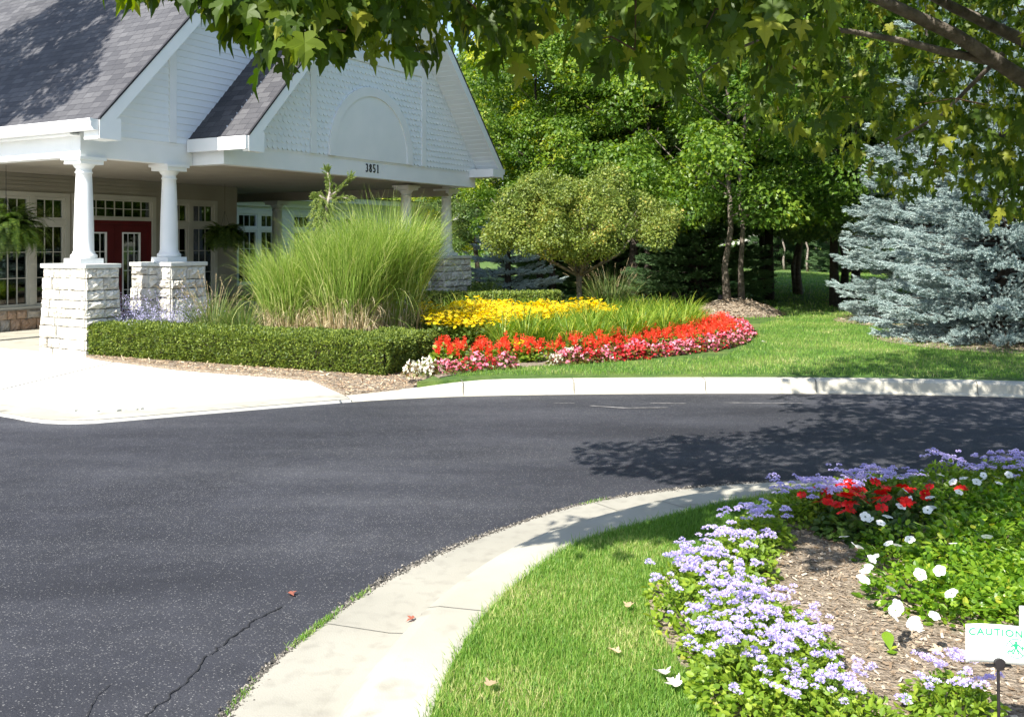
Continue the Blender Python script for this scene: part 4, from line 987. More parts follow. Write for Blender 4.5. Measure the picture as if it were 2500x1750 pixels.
for i in range(105):
    a=r.uniform(0,2*PI); k=math.sqrt(r.rand()); x=1.55*k*math.cos(a); y=1.5*k*math.sin(a)
    bot=1.24+.10*abs(x)+.09*max(x,0); top=max(bot+.3,2.85*math.sqrt(max(0.02,1-(k*.80)**2)))
    z=bot+(top-bot)*r.uniform(.0,1.0)**.7
    cs.append((x,y,z)); rr.append(r.uniform(.13,.33))
for i in range(26):
    a=r.uniform(0,2*PI); k=r.uniform(.85,1.1); cs.append((1.6*k*math.cos(a),1.5*k*math.sin(a),r.uniform(1.45,2.35))); rr.append(r.uniform(.07,.16))
crown(43,cs,rr,400,.050,flat=.85).build('crown',[crab_m],ct)
# ---- weeping young spruce standing in the silver grass
ys=tag(empty('young_spruce',P(790,592,14.6)[:2]+(.1,)),'young weeping spruce with a bare crooked leader rising out of the tall grass','spruce')
m=MB(); lead=[(0,0,0),(.02,0,.9),(.0,0,1.6),(.05,0,2.05),(.10,0,2.28)]
m.tube(lead,[.05,.04,.032,.026,.022],8); 
arms=[[(.10,0,2.22),(.10,0,2.42),(.06,0,2.62)],[(.08,0,2.20),(.22,0,2.30),(.42,0,2.52)],[(.08,0,2.18),(.25,.02,2.20),(.42,0,2.17)],[(.06,0,2.15),(-.06,0,2.22),(-.12,0,2.20)]]
for a in arms: m.tube(a,[.022,.018,.012],6)
m.build('trunk',[bark_light],ys,smooth=True)
Tn=[];Dn=[];S=[]; r=rs(47)
for a in arms:
    a=np.array(a)
    for k in range(60):
        s_=r.rand(); p=a[0]*(1-s_)+a[2]*s_+(a[1]-(a[0]+a[2])/2)*4*s_*(1-s_)*.5; d=unit(a[2]-a[0]); Tn.append(p); Dn.append(unit(d+r.normal(0,.45,3))); S.append(.11)
for k in range(430):
    z=r.uniform(.5,2.2); L=.12+.16*min(1,(2.3-z)*1.2); a=r.uniform(0,2*PI); p=np.array([math.cos(a)*L*r.rand()*1.1,math.sin(a)*L*r.rand(),z]); Tn.append(p); Dn.append(unit(np.array([math.cos(a)*.7,math.sin(a)*.7,-.9])+r.normal(0,.25,3))); S.append(.13)
tv,tf=tuft_tpl(9,n=26,w=.05,nl=.3); mm=MB(); stamp(mm,tv,tf,basis(np.array(Dn),np.tile([.1,.3,1.],(len(Dn),1))),np.array(S),np.array(Tn)); mm.build('foliage',[young_n],ys)

# mulch mound and mulch sheets under the trees
def mulch_sheet(name,poly,z,lab,mt=None,mound=0,seed=1,chips=0,chm=None,csize=.03):
    r=rs(seed); P_=smooth_line(list(poly)+[poly[0]],60,1)[:-1]; c=P_.mean(0); m=MB(); rings=8; V=[]
    for k in range(rings+1):
        f=1-k/rings; h=mound*(1-f*f)
        for p in P_: q=c+(p-c)*f; V.append((q[0],q[1],z+h+(r.normal(0,.004) if k else 0)))
    n=len(P_); F=[(k*n+i,k*n+(i+1)%n,(k+1)*n+(i+1)%n,(k+1)*n+i) for k in range(rings) for i in range(n)]
    m.add(V,F); o=struct(name,m,mt or soil,smooth=True)
    if chips:
        q=rpts([tuple(a) for a in P_],chips,seed); f=np.clip(np.linalg.norm(q-c,axis=1)/ (np.linalg.norm(P_-c,axis=1).mean()),0,1)
        pos=np.stack([q[:,0],q[:,1],z+mound*(1-f**2)+.008],1); d=sph(r,chips)*[1,1,.25]; nn=np.array([0,0,1.])+r.normal(0,.35,(chips,3))
        tpl=([(-.22,0,0),(.22,0,0),(.18,1,.03),(-.15,.9,0)],[(0,1,2,3)]); mc=MB(); leaves(mc,pos,d,nn,csize*r.uniform(.4,1.5,chips),tpl)
        tag(mc.build(name+'_chips',[chm or chip_m]),lab,'wood chips',kind='stuff')
    return o
mc_=at(1800,19.3); ell=lambda cx,cy,a,b,n=16:[(cx+a*math.cos(2*PI*i/n),cy+b*math.sin(2*PI*i/n)) for i in range(n)]
mulch_sheet('mulch_mound',ell(mc_[0]-.05,19.2,.98,.95),.146,'shredded brown bark on the mound under the twin pale trunks',mound=.30,seed=71,chips=2600,csize=.045)
x,y,_=at(2440,14.1); mulch_sheet('mulch_ring',ell(x-.0,y-.1,1.85,1.8),.146,'shredded bark under the nearest blue spruce',mound=.03,seed=72,chips=2600,csize=.04)
x,y,_=at(2262,17.3); mulch_sheet('mulch_ring',ell(x-.0,y,1.65,1.6),.150,'shredded bark under the rear blue spruce',mound=.03,seed=73,chips=1500,csize=.045)
x,y,_=at(1690,23.5); mulch_sheet('mulch_ring',ell(x-.4,y,1.9,2.2),.150,'brown bark round the dark green spruce',mound=.05,seed=74,chips=900,csize=.06,chm=chip_t)
# two dark ground floodlights by the spruce
for px,Y,lb in((1658,21.0,'small black floodlight on the grass left of the dark green spruce'),(1772,19.9,'small black floodlight in the shade by the mulch mound')):
    fl_=tag(empty('ground_floodlight',at(px,Y),.5),lb,'floodlight')
    m=MB(); m.prism([(-.13,.10),(.13,.14),(.16,.30),(-.10,.36)],-.12,.12); m.build('lamp_housing',[black],fl_)
    m=MB(); m.tube([(0,0,0),(0,0,.14)],.02,8); m.box(-.08,.08,-.02,.02,.1,.12); m.build('stake',[black],fl_)
    m=MB(); m.add([(.135,-.10,.15),(.135,.10,.15),(.163,.10,.29),(.163,-.10,.29)],[(0,1,2,3)]); m.build('lens',[glass],fl_)
# ================================================================== PLANTING BY THE CANOPY
def bumps(P3, f, seed):
    r=rs(seed); o=np.zeros(len(P3))
    for k in range(7):
        d=sph(r,1)[0]; o+=np.sin(P3@d*f*r.uniform(.6,1.7)+r.uniform(0,6.28))
    return o/3.5
hd=tag(empty('clipped_hedge',UV(.03,.03),RB+math.radians(4.6)),'long low clipped yew hedge in front of the tall grasses, beside the pale apron','hedge')
def hedge_blocks(blocks,dens,seed):
    r=rs(seed); core=MB(); Pn=[];Nn=[]
    for (u0,u1,v0,v1,z1) in blocks:
        core.box(u0+.07,u1-.07,-v0-.07,-v1+.07,.12,z1-.06)
        faces=[('u',u0,-1),('u',u1,1),('v',v0,-1),('v',v1,1),('z',z1,1)]
        for ax,c,sg in faces:
            du,dv,dz=u1-u0,v1-v0,z1-.07
            ar={'u':dv*dz,'v':du*dz,'z':du*dv}[ax]; n=int(ar*dens)
            uu=r.uniform(u0,u1,n); vv=r.uniform(v0,v1,n); zz=r.uniform(.05,z1,n)
            nn=np.zeros((n,3))
            if ax=='u': uu[:]=c; nn[:,0]=sg
            if ax=='v': vv[:]=c; nn[:,1]=-sg
            if ax=='z': zz[:]=c; nn[:,2]=1
            p=np.stack([uu,-vv,zz],1)
            # drop points buried in the other blocks
            keep=np.ones(n,bool)
            for b in blocks:
                if b is not (u0,u1,v0,v1,z1) and not (b[0]==u0 and b[2]==v0):
                    keep&=~((uu>b[0]+.05)&(uu<b[1]-.05)&(vv>b[2]+.05)&(vv<b[3]-.05)&(zz<b[4]-.02))
            p=p[keep];nn=nn[keep]
            off=bumps(p,9,3)*.022+bumps(p,30,4)*.018+r.normal(0,.014,len(p))
            # rounded rims and a slightly undercut foot
            edge=np.minimum.reduce([p[:,0]-u0,u1-p[:,0],-p[:,1]-v0,v1+p[:,1]]) if ax=='z' else (z1-p[:,2])
            off-=.05*np.exp(-np.clip(edge,0,9)/.03)
            if ax!='z': off-=.05*np.exp(-(p[:,2]-.05)/.06)
            Pn.append(p+nn*off[:,None]);Nn.append(nn)
    Pn=np.concatenate(Pn);Nn=np.concatenate(Nn); n=len(Pn)
    core.build('inner_branches',[bark_dark],hd)
    t=unit(Nn*.8+[0,0,.25]+r.normal(0,.6,(n,3))); nr=unit(Nn*.4+[0,0,.6]+r.normal(0,.5,(n,3)))
    m=MB(); leaves(m,Pn,t,nr,0.028*r.uniform(.6,1.3,n),([(-.16,0,0),(.16,0,0),(.22,.6,.05),(0,1,0),(-.22,.6,.05)],[(0,1,2,3,4)])); m.build('foliage',[yew_m],hd)
hedge_blocks([(.0,.64,.0,4.80,.47),(.58,1.25,4.12,4.78,.47)],14000,81)
# mulch strip in front of the hedge
strip_poly=[tuple(p) for p in back]+[tuple(A[ks+3]+NN[ks+3]*.22),D(925,858,.1)[:2],D(1000,838,.1)[:2],UV(1.95,4.6)[:2],UV(1.3,3)[:2],UV(1.3,0)[:2]]
ms=MB(); ms.slab(strip_poly,-.03,.062); struct('hedge_mulch',ms,soil)
struct('planting_bed',MB().slab([UV(.5,0)[:2],UV(9.8,0.)[:2],UV(9.8,1.2)[:2],UV(6,2.8)[:2],UV(3.6,4.5)[:2],UV(1.5,4.7)[:2],UV(.5,4.0)[:2]],0,.146),soil)
r=rs(82); q=rpts(strip_poly,9500,83); n=len(q)
mc=MB(); leaves(mc,np.stack([q[:,0],q[:,1],np.full(n,.066)],1),sph(r,n)*[1,1,.2],np.array([0,0,1.])+r.normal(0,.3,(n,3)),.035*r.uniform(.4,1.7,n),([(-.12,0,0),(.12,0,0),(.10,1,.03),(-.08,.95,0)],[(0,1,2,3)]))
tag(mc.build('bark_chips',[chip_t]),'strip of tan bark chips and straw between the clipped hedge and the pale apron','wood chips',kind='stuff')

# ---- tall silver grass
def silver(name,loc,n,H,spread,seed,label,rad=.30,leanx=0.0,dry=260,group='tall silver grass clumps behind the hedge'):
    r=rs(seed); t=tag(empty(name,loc),label,'ornamental grass',group)
    def stems(n,rad,zlo,zhi,Llo,Lhi,W,lean,b0,b1,seg,m,tw=1.3,fan=.22):
        a=r.uniform(0,2*PI,n); k=np.sqrt(r.rand(n)); z=r.uniform(zlo,zhi,n); ex=1+.55*z*spread
        b=np.stack([rad*k*np.cos(a)*ex,rad*k*np.sin(a)*ex,z],1)
        blades(m,b,a+r.normal(0,.7,n),r.uniform(Llo,Lhi,n),W*r.uniform(.6,1.4,n),lean*(.3+fan*4*k)*r.uniform(.2,1.4,n),r.uniform(b0,b1,n)*spread*(.45+.75*k),seg=seg,twist=r.uniform(-tw,tw,n))
    m=MB()
    stems(int(n*.22),rad*.8,0,.05,H*.7,H*1.10,.008,.16,.1,.8,7,m)
    stems(int(n*1.0),rad,.34*H,.58*H,H*.35,H*.62,.0085,.30,.2,1.3,6,m)
    stems(int(n*.75),rad,.40*H,.68*H,H*.25,H*.46,.0075,.35,.3,1.8,6,m)
    stems(int(n*.13),rad*1.1,.15*H,.55*H,H*.5,H*.8,.0075,.75,1.0,2.3,9,m)
    m.build('leaf_blades',[misc_m],t)
    m=MB(); nd=dry; a=r.normal(-1.6,1.1,nd); k=np.sqrt(r.uniform(.4,1.3,nd)); b=np.stack([rad*k*np.cos(a)*1.05,rad*k*np.sin(a)*1.05,np.zeros(nd)],1)
    blades(m,b,a+r.normal(0,1,nd),H*r.uniform(.18,.46,nd),np.full(nd,.011)*r.uniform(.6,1.5,nd),r.normal(.03,.06,nd),r.uniform(-.2,.6,nd),seg=4,taper=.4,twist=r.uniform(-1.5,1.5,nd))
    nc=nd//2; a=r.uniform(0,2*PI,nc); z=r.uniform(.15,.42,nc)*H; b=np.stack([rad*1.1*np.cos(a),rad*1.1*np.sin(a),z],1); blades(m,b,a+r.normal(0,.7,nc),.28*r.uniform(.6,1.3,nc),np.full(nc,.011),.5+r.rand(nc),r.uniform(1.2,3.0,nc),seg=5,twist=r.uniform(-1.5,1.5,nc))
    m.build('dry_stems',[dry_m],t)
    return t
silver('silver_grass',(-2.92,12.75,.1),1500,1.50,1.1,91,'left tall clump of silver grass with straw coloured stems, arching to the left',rad=.34,dry=620)
silver('silver_grass',(-2.18,12.55,.1),1700,1.80,.9,92,'middle and tallest clump of silver grass with straw coloured stems at its foot',rad=.38,dry=700)
silver('silver_grass',(-1.72,13.1,.1),1700,2.02,1.1,93,'right clump of silver grass, darker at the foot, arching out to the right over the flowers',rad=.36,dry=160)
# ---- fountain grasses
def fountain(loc,n,H,seed,label,pl=30,rad=.16):
    r=rs(seed); t=tag(empty('fountain_grass',loc),label,'ornamental grass')
    a=r.uniform(0,2*PI,n); k=np.sqrt(r.rand(n)); b=np.stack([rad*k*np.cos(a),rad*k*np.sin(a),np.zeros(n)],1)
    m=MB(); blades(m,b,a+r.normal(0,.5,n),H*r.uniform(.6,1.25,n),np.full(n,.009)*r.uniform(.6,1.3,n),.05+.5*k*r.rand(n),r.uniform(.4,1.9,n),seg=6,twist=r.uniform(-1,1,n)); m.build('leaf_blades',[fount_m],t)
    if not pl: return t
    n=pl; a=r.uniform(0,2*PI,n); b=np.stack([rad*.6*np.cos(a),rad*.6*np.sin(a),np.zeros(n)],1); m=MB()
    pts=blades(m,b,a,H*r.uniform(.95,1.35,n),np.full(n,.004),.05+.4*r.rand(n),r.uniform(.2,.9,n),seg=6,taper=.2)
    tip=pts[-1]; dr=unit(pts[-1]-pts[-2]); 
    for j in range(n):
        q=r.normal(0,1,(26,3)); s_=r.uniform(-.11,.04,26)
        leaves(m,tip[j]+dr[j]*s_[:,None],unit(dr[j]*1.2+q*.5),q,np.full(26,.030),([(-.09,0,0),(.09,0,0),(0,1,0)],[(0,1,2)]))
    m.build('seed_plumes',[plume_m],t); return t
fountain(P(520,592,13.0)[:2]+(.1,),620,.86,95,'low fountain grass with tan plumes left of the tall silver grass, behind the hedge',pl=34)
fountain(P(592,592,12.7)[:2]+(.1,),560,.78,96,'low fountain grass filling the gap between the plumed grass and the tall silver grass',pl=10)
fountain(P(1490,592,19.5)[:2]+(ZL,),650,.86,97,'fountain grass with plumes behind the daylilies, in the shade right of the crabapple trunk',pl=36,rad=.35)
fountain(P(1090,592,14.8)[:2]+(ZL,),420,.62,98,'grey green grassy plant between the silver grass and the yellow coneflowers',pl=0,rad=.3)
fountain(P(1050,592,13.4)[:2]+(ZL,),420,.58,99,'low grassy plant in the shade of the silver grass, left of the yellow coneflowers',pl=0,rad=.28)
# ---- russian sage
def sage(loc,seed,label):
    r=rs(seed); t=tag(empty('russian_sage',loc),label,'flowering shrub')
    m=MB(); n=80; a=r.uniform(0,2*PI,n); b=np.stack([.12*np.cos(a),.12*np.sin(a),np.zeros(n)],1)
    pts=blades(m,b,a,r.uniform(.45,.92,n),np.full(n,.006),.1+.75*r.rand(n),r.uniform(-.3,.5,n),seg=6,taper=.3)
    mf=MB()
    for j in range(n):
        for i in range(2,7):
            kf=9; q=r.normal(0,1,(kf,3)); p=pts[i-1][j]+(pts[i][j]-pts[i-1][j])*r.rand(kf)[:,None]
            (leaves(m,p,q,r.normal(0,1,(kf,3)),np.full(kf,.035),([(-.2,0,0),(.2,0,0),(0,1,0)],[(0,1,2)])) if i<4 else leaves(mf,p+q*.008,q,r.normal(0,1,(kf,3)),np.full(kf,.022),LEAF4))
    m.build('stems',[sage_m],t); mf.build('flower_sprays',[lav_m],t)
sage(P(405,592,13.2)[:2]+(.1,),101,'airy lavender flowered shrub at the foot of the second stone pier, behind the hedge')
sage(P(345,592,13.9)[:2]+(.1,),102,'smaller lavender flowered shrub between the two left stone piers')
# ---- hanging ferns
def fern(loc,seed,label,R=.42,ztop=1.2):
    r=rs(seed); t=tag(empty('hanging_fern',loc),label,'hanging plant','ferns hanging under the canopy')
    m=MB().lathe([(.10,-.16),(.15,-.05),(.17,.02),(.16,.02),(.12,-.02)],(0,0,0),18); m.build('basket',[bark_dark],t)
    m=MB(); 
    for k in range(3): a=k*2.09; m.tube([(.16*math.cos(a),.16*math.sin(a),.02),(.0,.0,.55)],.004,5)
    m.tube([(0,0,.55),(0,0,ztop)],.004,5); m.build('hanger',[black],t)
    nf=330; m=MB(); a=r.uniform(0,2*PI,nf); lean=r.uniform(.2,1.7,nf); L=R*r.uniform(.55,1.35,nf)
    b=np.stack([.06*np.cos(a),.06*np.sin(a),np.zeros(nf)],1); pts=blades(m,b,a,L,np.full(nf,.006),lean,1.6+1.2*r.rand(nf),seg=8,taper=.3)
    for i in range(1,9):
        for q_ in np.linspace(0,1,4,endpoint=False):
            p=pts[i-1]*(1-q_)+pts[i]*q_; d=unit(pts[i]-pts[i-1]); sv=unit(np.cross(d,[0,0,1.])); w_=.075*math.sin(min(1,(i+q_)/8.6)*PI*.92+.12)
            for sg in(-1,1): leaves(m,p,sv*sg+d*.35+[0,0,-.15],np.cross(sv,d)+r.normal(0,.2,(nf,3)),np.full(nf,w_+.012),([(0,0,0),(.14,.3,0),(0,1,-.1),(-.14,.3,0)],[(0,1,2,3)]))
    m.build('fronds',[fern_m],t)
fern(UV(.73,-3.0,1.78),105,'big drooping fern in a hanging basket at the left end of the entrance windows',R=.66,ztop=1.05)
fern(UV(5.86,-3.6,1.72),106,'dark drooping fern in a hanging basket to the right of the red doors',R=.44,ztop=1.1)

# ================================================================== FLOWER BED
bed=[(1.75,4.7),]
bed_edge=[D(985,848,ZL),D(1070,831,ZL),D(1130,826,ZL),D(1250,818,ZL),D(1400,806,ZL),D(1500,796,ZL),D(1600,785,ZL),D(1655,773,ZL),D(1678,759,ZL),D(1680,745,ZL),D(1655,722,ZL),D(1610,706,ZL),D(1560,694,ZL),D(1400,684,ZL),D(1200,682,ZL),D(1060,690,ZL),D(1000,720,ZL)]
be=[p[:2] for p in bed_edge]+[UV(2.6,2.0)[:2],UV(1.5,4.0)[:2]]
bs=MB().slab(be,0,.152); struct('flower_bed_soil',bs,soil)
def gz(): return .16
def proto_set(name,cat,group,label,fn,nvar,seed):
    out=[]
    for k in range(nvar):
        t=tag(empty(name),label,cat,group); fn(t,rs(seed+k)); out.append([t,False])
    return out
def scatter(protos,pts,z,smin,smax,seed,label=None):
    r=rs(seed); res=[]
    for i,(x,y) in enumerate(pts):
        pr=protos[r.randint(len(protos))]
        if pr[1]: t=copy_tree(pr[0])
        else: t=pr[0]; pr[1]=True
        t.location=(x,y,z); t.rotation_euler=(0,0,r.uniform(0,6.28)); s=r.uniform(smin,smax); t.scale=(s,s,s*r.uniform(.9,1.1))
        if label: t['label']=label
        res.append(t)
    return res
def drop_unused(protos):
    for pr in protos:
        if not pr[1]:
            for c in list(pr[0].children): bpy.data.objects.remove(c)
            bpy.data.objects.remove(pr[0])
def bushy(m,r,n,R,H,size,tpl,z0=.0,mat=0,up=.5):
    d=sph(r,n); d[:,2]=np.abs(d[:,2]); k=r.uniform(.5,1,n)**.5; p=d*k[:,None]*[R,R,H]; p[:,2]+=z0
    leaves(m,p,unit(d*[1,1,.4]+[0,0,-.1]+r.normal(0,.5,(n,3))),unit(d*.6+[0,0,up]+r.normal(0,.35,(n,3))),size*r.uniform(.6,1.2,n),tpl,mat)
# salvia
def salvia(t,r):
    m=MB(); bushy(m,r,130,.12,.18,.055,OVAL); m.build('leaves',[salvia_l],t)
    m=MB(); k=r.randint(4,7); a=r.uniform(0,6.28,k); q=.10*np.sqrt(r.rand(k))
    for j in range(k):
        x,y=q[j]*math.cos(a[j]),q[j]*math.sin(a[j]); h=r.uniform(.18,.28); n=34
        z=r.uniform(0,.13,n); dd=sph(r,n)*[1,1,.5]; p=np.stack([x+dd[:,0]*.008,y+dd[:,1]*.008,h-.13+z+.02],1)
        leaves(m,p,dd+[0,0,.35],r.normal(0,1,(n,3)),np.interp(z,[0,.13],[.042,.020]),([(0,0,0),(.22,.5,0),(0,1,0),(-.22,.5,0)],[(0,1,2,3)]))
        m.tube([(x,y,.05),(x,y,h)],.004,4)
    m.build('flower_spikes',[salvia_f],t)
sp_=proto_set('salvia_plant','salvia','red salvia in the oval flower bed','red flowered salvia in the curved band behind the pink edging of the oval bed',salvia,4,111)
Gd=lambda a,b,z=.16: D(a,b,z)[:2]
salv_left=[Gd(985,820),Gd(1130,815),Gd(1310,800),Gd(1310,792),Gd(1180,796),Gd(985,800)]
salv_right=[Gd(1310,803),Gd(1450,793),Gd(1560,783),Gd(1635,770),Gd(1655,756),Gd(1628,742),Gd(1577,738),Gd(1510,752),Gd(1450,778),Gd(1330,789)]
pts=np.concatenate([fill(salv_left,.235,1),fill(salv_right,.20,2)]); 
while len(pts)>290: pts=pts[::2]
scatter(sp_,pts,.155,.85,1.2,3); drop_unused(sp_); n_salv=len(pts)
# begonias: pink, red, cream
def begonia(mat):
    def f(t,r):
        m=MB(); bushy(m,r,60,.11,.13,.055,OVAL); m.build('leaves',[beg_l],t)
        m=MB(); n=70; d=sph(r,n); d[:,2]=np.abs(d[:,2]); p=d*[.12,.12,.155]*r.uniform(.85,1.05,n)[:,None]
        leaves(m,p,r.normal(0,1,(n,3)),d+r.normal(0,.4,(n,3)),np.full(n,.045)*r.uniform(.6,1.1,n),OVAL); m.build('blossoms',[mat],t)
    return f
bp_=proto_set('begonia_plant','begonia','pink begonias edging the oval bed','pink begonia in the low edging row of the oval bed',begonia(beg_p),2,121)
br_=proto_set('begonia_plant','begonia','red begonias edging the oval bed','red begonia in the low edging row of the oval bed',begonia(beg_r),2,125)
bw_=proto_set('begonia_plant','begonia','cream begonias edging the oval bed','cream white begonia in the low edging row of the oval bed',begonia(beg_w),1,129)
edge=smooth_line([Gd(925,838),Gd(985,836),Gd(1070,826),Gd(1130,821),Gd(1250,814),Gd(1400,803),Gd(1500,793),Gd(1600,782),Gd(1650,770),Gd(1674,755),Gd(1668,742),Gd(1652,732)],220,1)
L_=np.linalg.norm(np.diff(edge,axis=0),axis=1).sum(); nb=int(L_/.165); r=rs(131); ep=resample(edge,nb); TE=unit(np.gradient(ep,axis=0)); NE=np.stack([-TE[:,1],TE[:,0]],1)
cl={'p':[],'r':[],'w':[]}
for i in range(nb):
    f=i/nb
    for row in range(2):
        x=ep[i]+NE[i]*(.0+row*.16)+r.normal(0,.02,2)
        px=CXP+FPX*x[0]/x[1]; dxx=px/1.08885
        if row==1 and dxx<1240: continue
        if dxx<960: c='w' if row==0 else 'r'
        elif 960<=dxx<978: continue
        elif dxx<1130: c='p' if r.rand()<.8 else 'r'
        elif 1055<dxx<1075: continue
        elif dxx<1240: c=('p' if r.rand()<.45 else ('r' if r.rand()<.6 else None))
        elif dxx<1300: c='w' if r.rand()<.6 else 'p'
        elif dxx<1330: c='r'
        else: c='p' if r.rand()<.52 else ('r' if r.rand()<.9 else 'w')
        if c: cl[c].append(x)
for c,pr,sd in(('p',bp_,1),('r',br_,2),('w',bw_,3)): scatter(pr,cl[c],.155,.85,1.25,140+sd); drop_unused(pr)
# daylilies
def lily(t,r):
    n=85; m=MB(); a=r.uniform(0,2*PI,n); k=r.rand(n); b=np.stack([.08*k*np.cos(a),.08*k*np.sin(a),np.zeros(n)],1)
    blades(m,b,a+r.normal(0,.4,n),r.uniform(.45,.80,n),np.full(n,.020)*r.uniform(.7,1.2,n),.08+.35*r.rand(n),r.uniform(.7,2.1,n),seg=6,twist=r.normal(0,.25,n)); m.build('leaves',[lily_m],t)
ly=proto_set('daylily_plant','daylily','daylily clumps filling the oval bed','clump of arching yellow green daylily leaves in the middle of the oval bed',lily,4,151)
def Gt(a,b,z=.55): return D(a,b,z)[:2]      # outline read at leaf-top height
lily_poly=[(-.35,12.3),(.5,12.0),(1.0,12.15),(1.6,12.6),(2.2,13.4),(2.9,14.7),(3.15,15.7),(2.7,16.7),(0,17.0),(-1.2,16.4),(-1.2,15.2)]
lp=fill(lily_poly,.31,4)
rud_poly=[(-1.2,12.7),(-.2,12.75),(.45,13.3),(1.0,14.2),(1.75,15.2),(1.6,15.7),(-.6,15.6),(-1.4,14.3)]
inr=pip(rud_poly,lp[:,0],lp[:,1]); keep=(~inr)
scatter(ly,lp[keep][:290],.155,.7,1.0,5); drop_unused(ly)
# coneflowers
def rud(t,r):
    m=MB(); bushy(m,r,80,.15,.32,.08,OVAL); m.build('leaves',[rud_l],t)
    m=MB(); k=28; a=r.uniform(0,6.28,k); q=.19*np.sqrt(r.rand(k)); 
    for j in range(k):
        c=np.array([q[j]*math.cos(a[j]),q[j]*math.sin(a[j]),r.uniform(.32,.46)]); tl=unit(np.array([r.normal(0,.35),r.normal(0,.35)-.25,1.])); 
        u_=unit(np.cross(tl,[0.3,1,0])); w_=np.cross(tl,u_); n=11; th=np.linspace(0,2*PI,n,endpoint=False)
        dd=np.cos(th)[:,None]*u_+np.sin(th)[:,None]*w_; leaves(m,c+dd*.006,dd-tl*.18,np.tile(tl,(n,1)),np.full(n,.031),([(-.12,0,0),(.12,0,0),(.20,.6,0),(0,1,0),(-.16,.6,0)],[(0,1,2,3,4)]))
        e=.010; m.add([c+u_*e,c+w_*e,c-u_*e,c-w_*e,c+tl*e*1.2],[(0,1,4),(1,2,4),(2,3,4),(3,0,4)],1)
    m.build('blossoms',[rud_f,rud_c],t)
rp2=proto_set('coneflower_plant','coneflower','yellow coneflowers in the oval bed','yellow coneflower with dark brown eyes in the mass at the left of the oval bed',rud,4,161)
rpp=fill(rud_poly,.23,6)
scatter(rp2,rpp[:250],.17,.85,1.15,7)
# some stray ones
stray=[Gt(1252,700),Gt(1268,702),Gt(1330,690),Gt(1375,690),Gt(1300,695),Gt(1345,688),Gt(1240,695),Gt(1320,684)]
scatter(rp2,stray,.155,.75,.95,8,'yellow coneflower standing among the daylilies near the crabapple trunk')
scatter(rp2,[Gd(1150,800),Gd(1172,803)],.155,.5,.6,9,'stray low yellow coneflower among the red salvia'); drop_unused(rp2)
# low shrubs and clipped hedge behind
def shrub(loc,R,H,n,seed,label,mt=shrub_m,size=.06,nb=14):
    r=rs(seed); t=tag(empty('shrub',loc),label,'shrub'); m=MB().tube([(0,0,-.05),(0,0,H*.6)],[.03,.01],6); 
    for k in range(5): a=k*1.26; m.tube([(0,0,.05),(R*.6*math.cos(a),R*.6*math.sin(a),H*.6)],[.015,.005],5)
    m.build('stems',[bark_dark],t)
    cs=[(R*.6*math.cos(a),R*.6*math.sin(a),z) for a,z in zip(r.uniform(0,6.28,nb),r.uniform(.25,.75,nb)*H)]
    crown(seed,cs,[R*.5]*nb,n//nb,size,flat=H/R*.6).build('foliage',[mt],t)
shrub(at(1192,20.8),.45,.62,2600,171,'round green shrub in front of the small blue spruce')
shrub(at(1162,21.2),.30,.60,1300,172,'small yellow green shrub beside the stone pier')
shrub(at(1600,29,),.6,1.0,1500,173,'small grey green shrub in the sun behind the floodlight')
hb=tag(empty('low_hedge',at(1190,19.2),.1),'low dark clipped hedge behind the yellow coneflowers','hedge')
r=rs(175); n=15000; p=np.stack([r.uniform(-1.5,1.5,n),r.uniform(-.35,.35,n),r.uniform(.02,.42,n)],1); top=r.rand(n)<.5; p[top,2]=.42; fr=(~top); p[fr,1]=np.where(r.rand(fr.sum())<.7,-.35,.35); p+=r.normal(0,.018,(n,3))
m=MB().box(-1.45,1.45,-.3,.3,0,.38); m.build('inner_branches',[bark_dark],hb); m=MB(); leaves(m,p,r.normal(0,1,(n,3))+[0,0,.5],[0,-.4,.8]+r.normal(0,.5,(n,3)),np.full(n,.045),LEAF4); m.build('foliage',[yew_m],hb)
# ================================================================== NEAR ISLAND BED
ZN=.132
outer=[D(1600,1625,ZN),D(1575,1530,ZN),D(1530,1500,ZN),D(1500,1450,ZN),D(1462,1400,ZN),D(1455,1350,ZN),D(1475,1310,ZN),D(1530,1268,ZN),D(1600,1225,ZN),D(1690,1165,ZN),D(1780,1115,ZN),D(1880,1092,ZN),D(2000,1080,ZN),D(2150,1065,ZN),D(2300,1058,ZN)]
bedp=[p[:2] for p in outer]+[(4.2,5.05),(5.2,4.2),(5.6,2.5),(5.4,.4),(1.1,.4),(.72,2.2)]
bm=MB(); struct('island_bed_soil',MB().slab(bedp,.0,ZN+.014),soil)
ZB=ZN+.014
r=rs(181); q=rpts([(.7,2.3),(.6,4.5),(3.5,5.6),(4.2,4.9),(3.0,2.3)],30000,182); q=q[pip(bedp,q[:,0],q[:,1])]; n=len(q)
mc=MB(); leaves(mc,np.stack([q[:,0],q[:,1],np.full(n,ZB+.004)],1),sph(r,n)*[1,1,.25],np.array([0,0,1.])+r.normal(0,.35,(n,3)),.0115*r.uniform(.3,1.8,n)**1.4,([(-.25,0,0),(.22,0,0),(.2,1,.05),(-.15,.9,0)],[(0,1,2,3)]))
tag(mc.build('mulch_chips',[chip_m]),'grey brown wood chip mulch of the near flower bed','wood chips',kind='stuff')
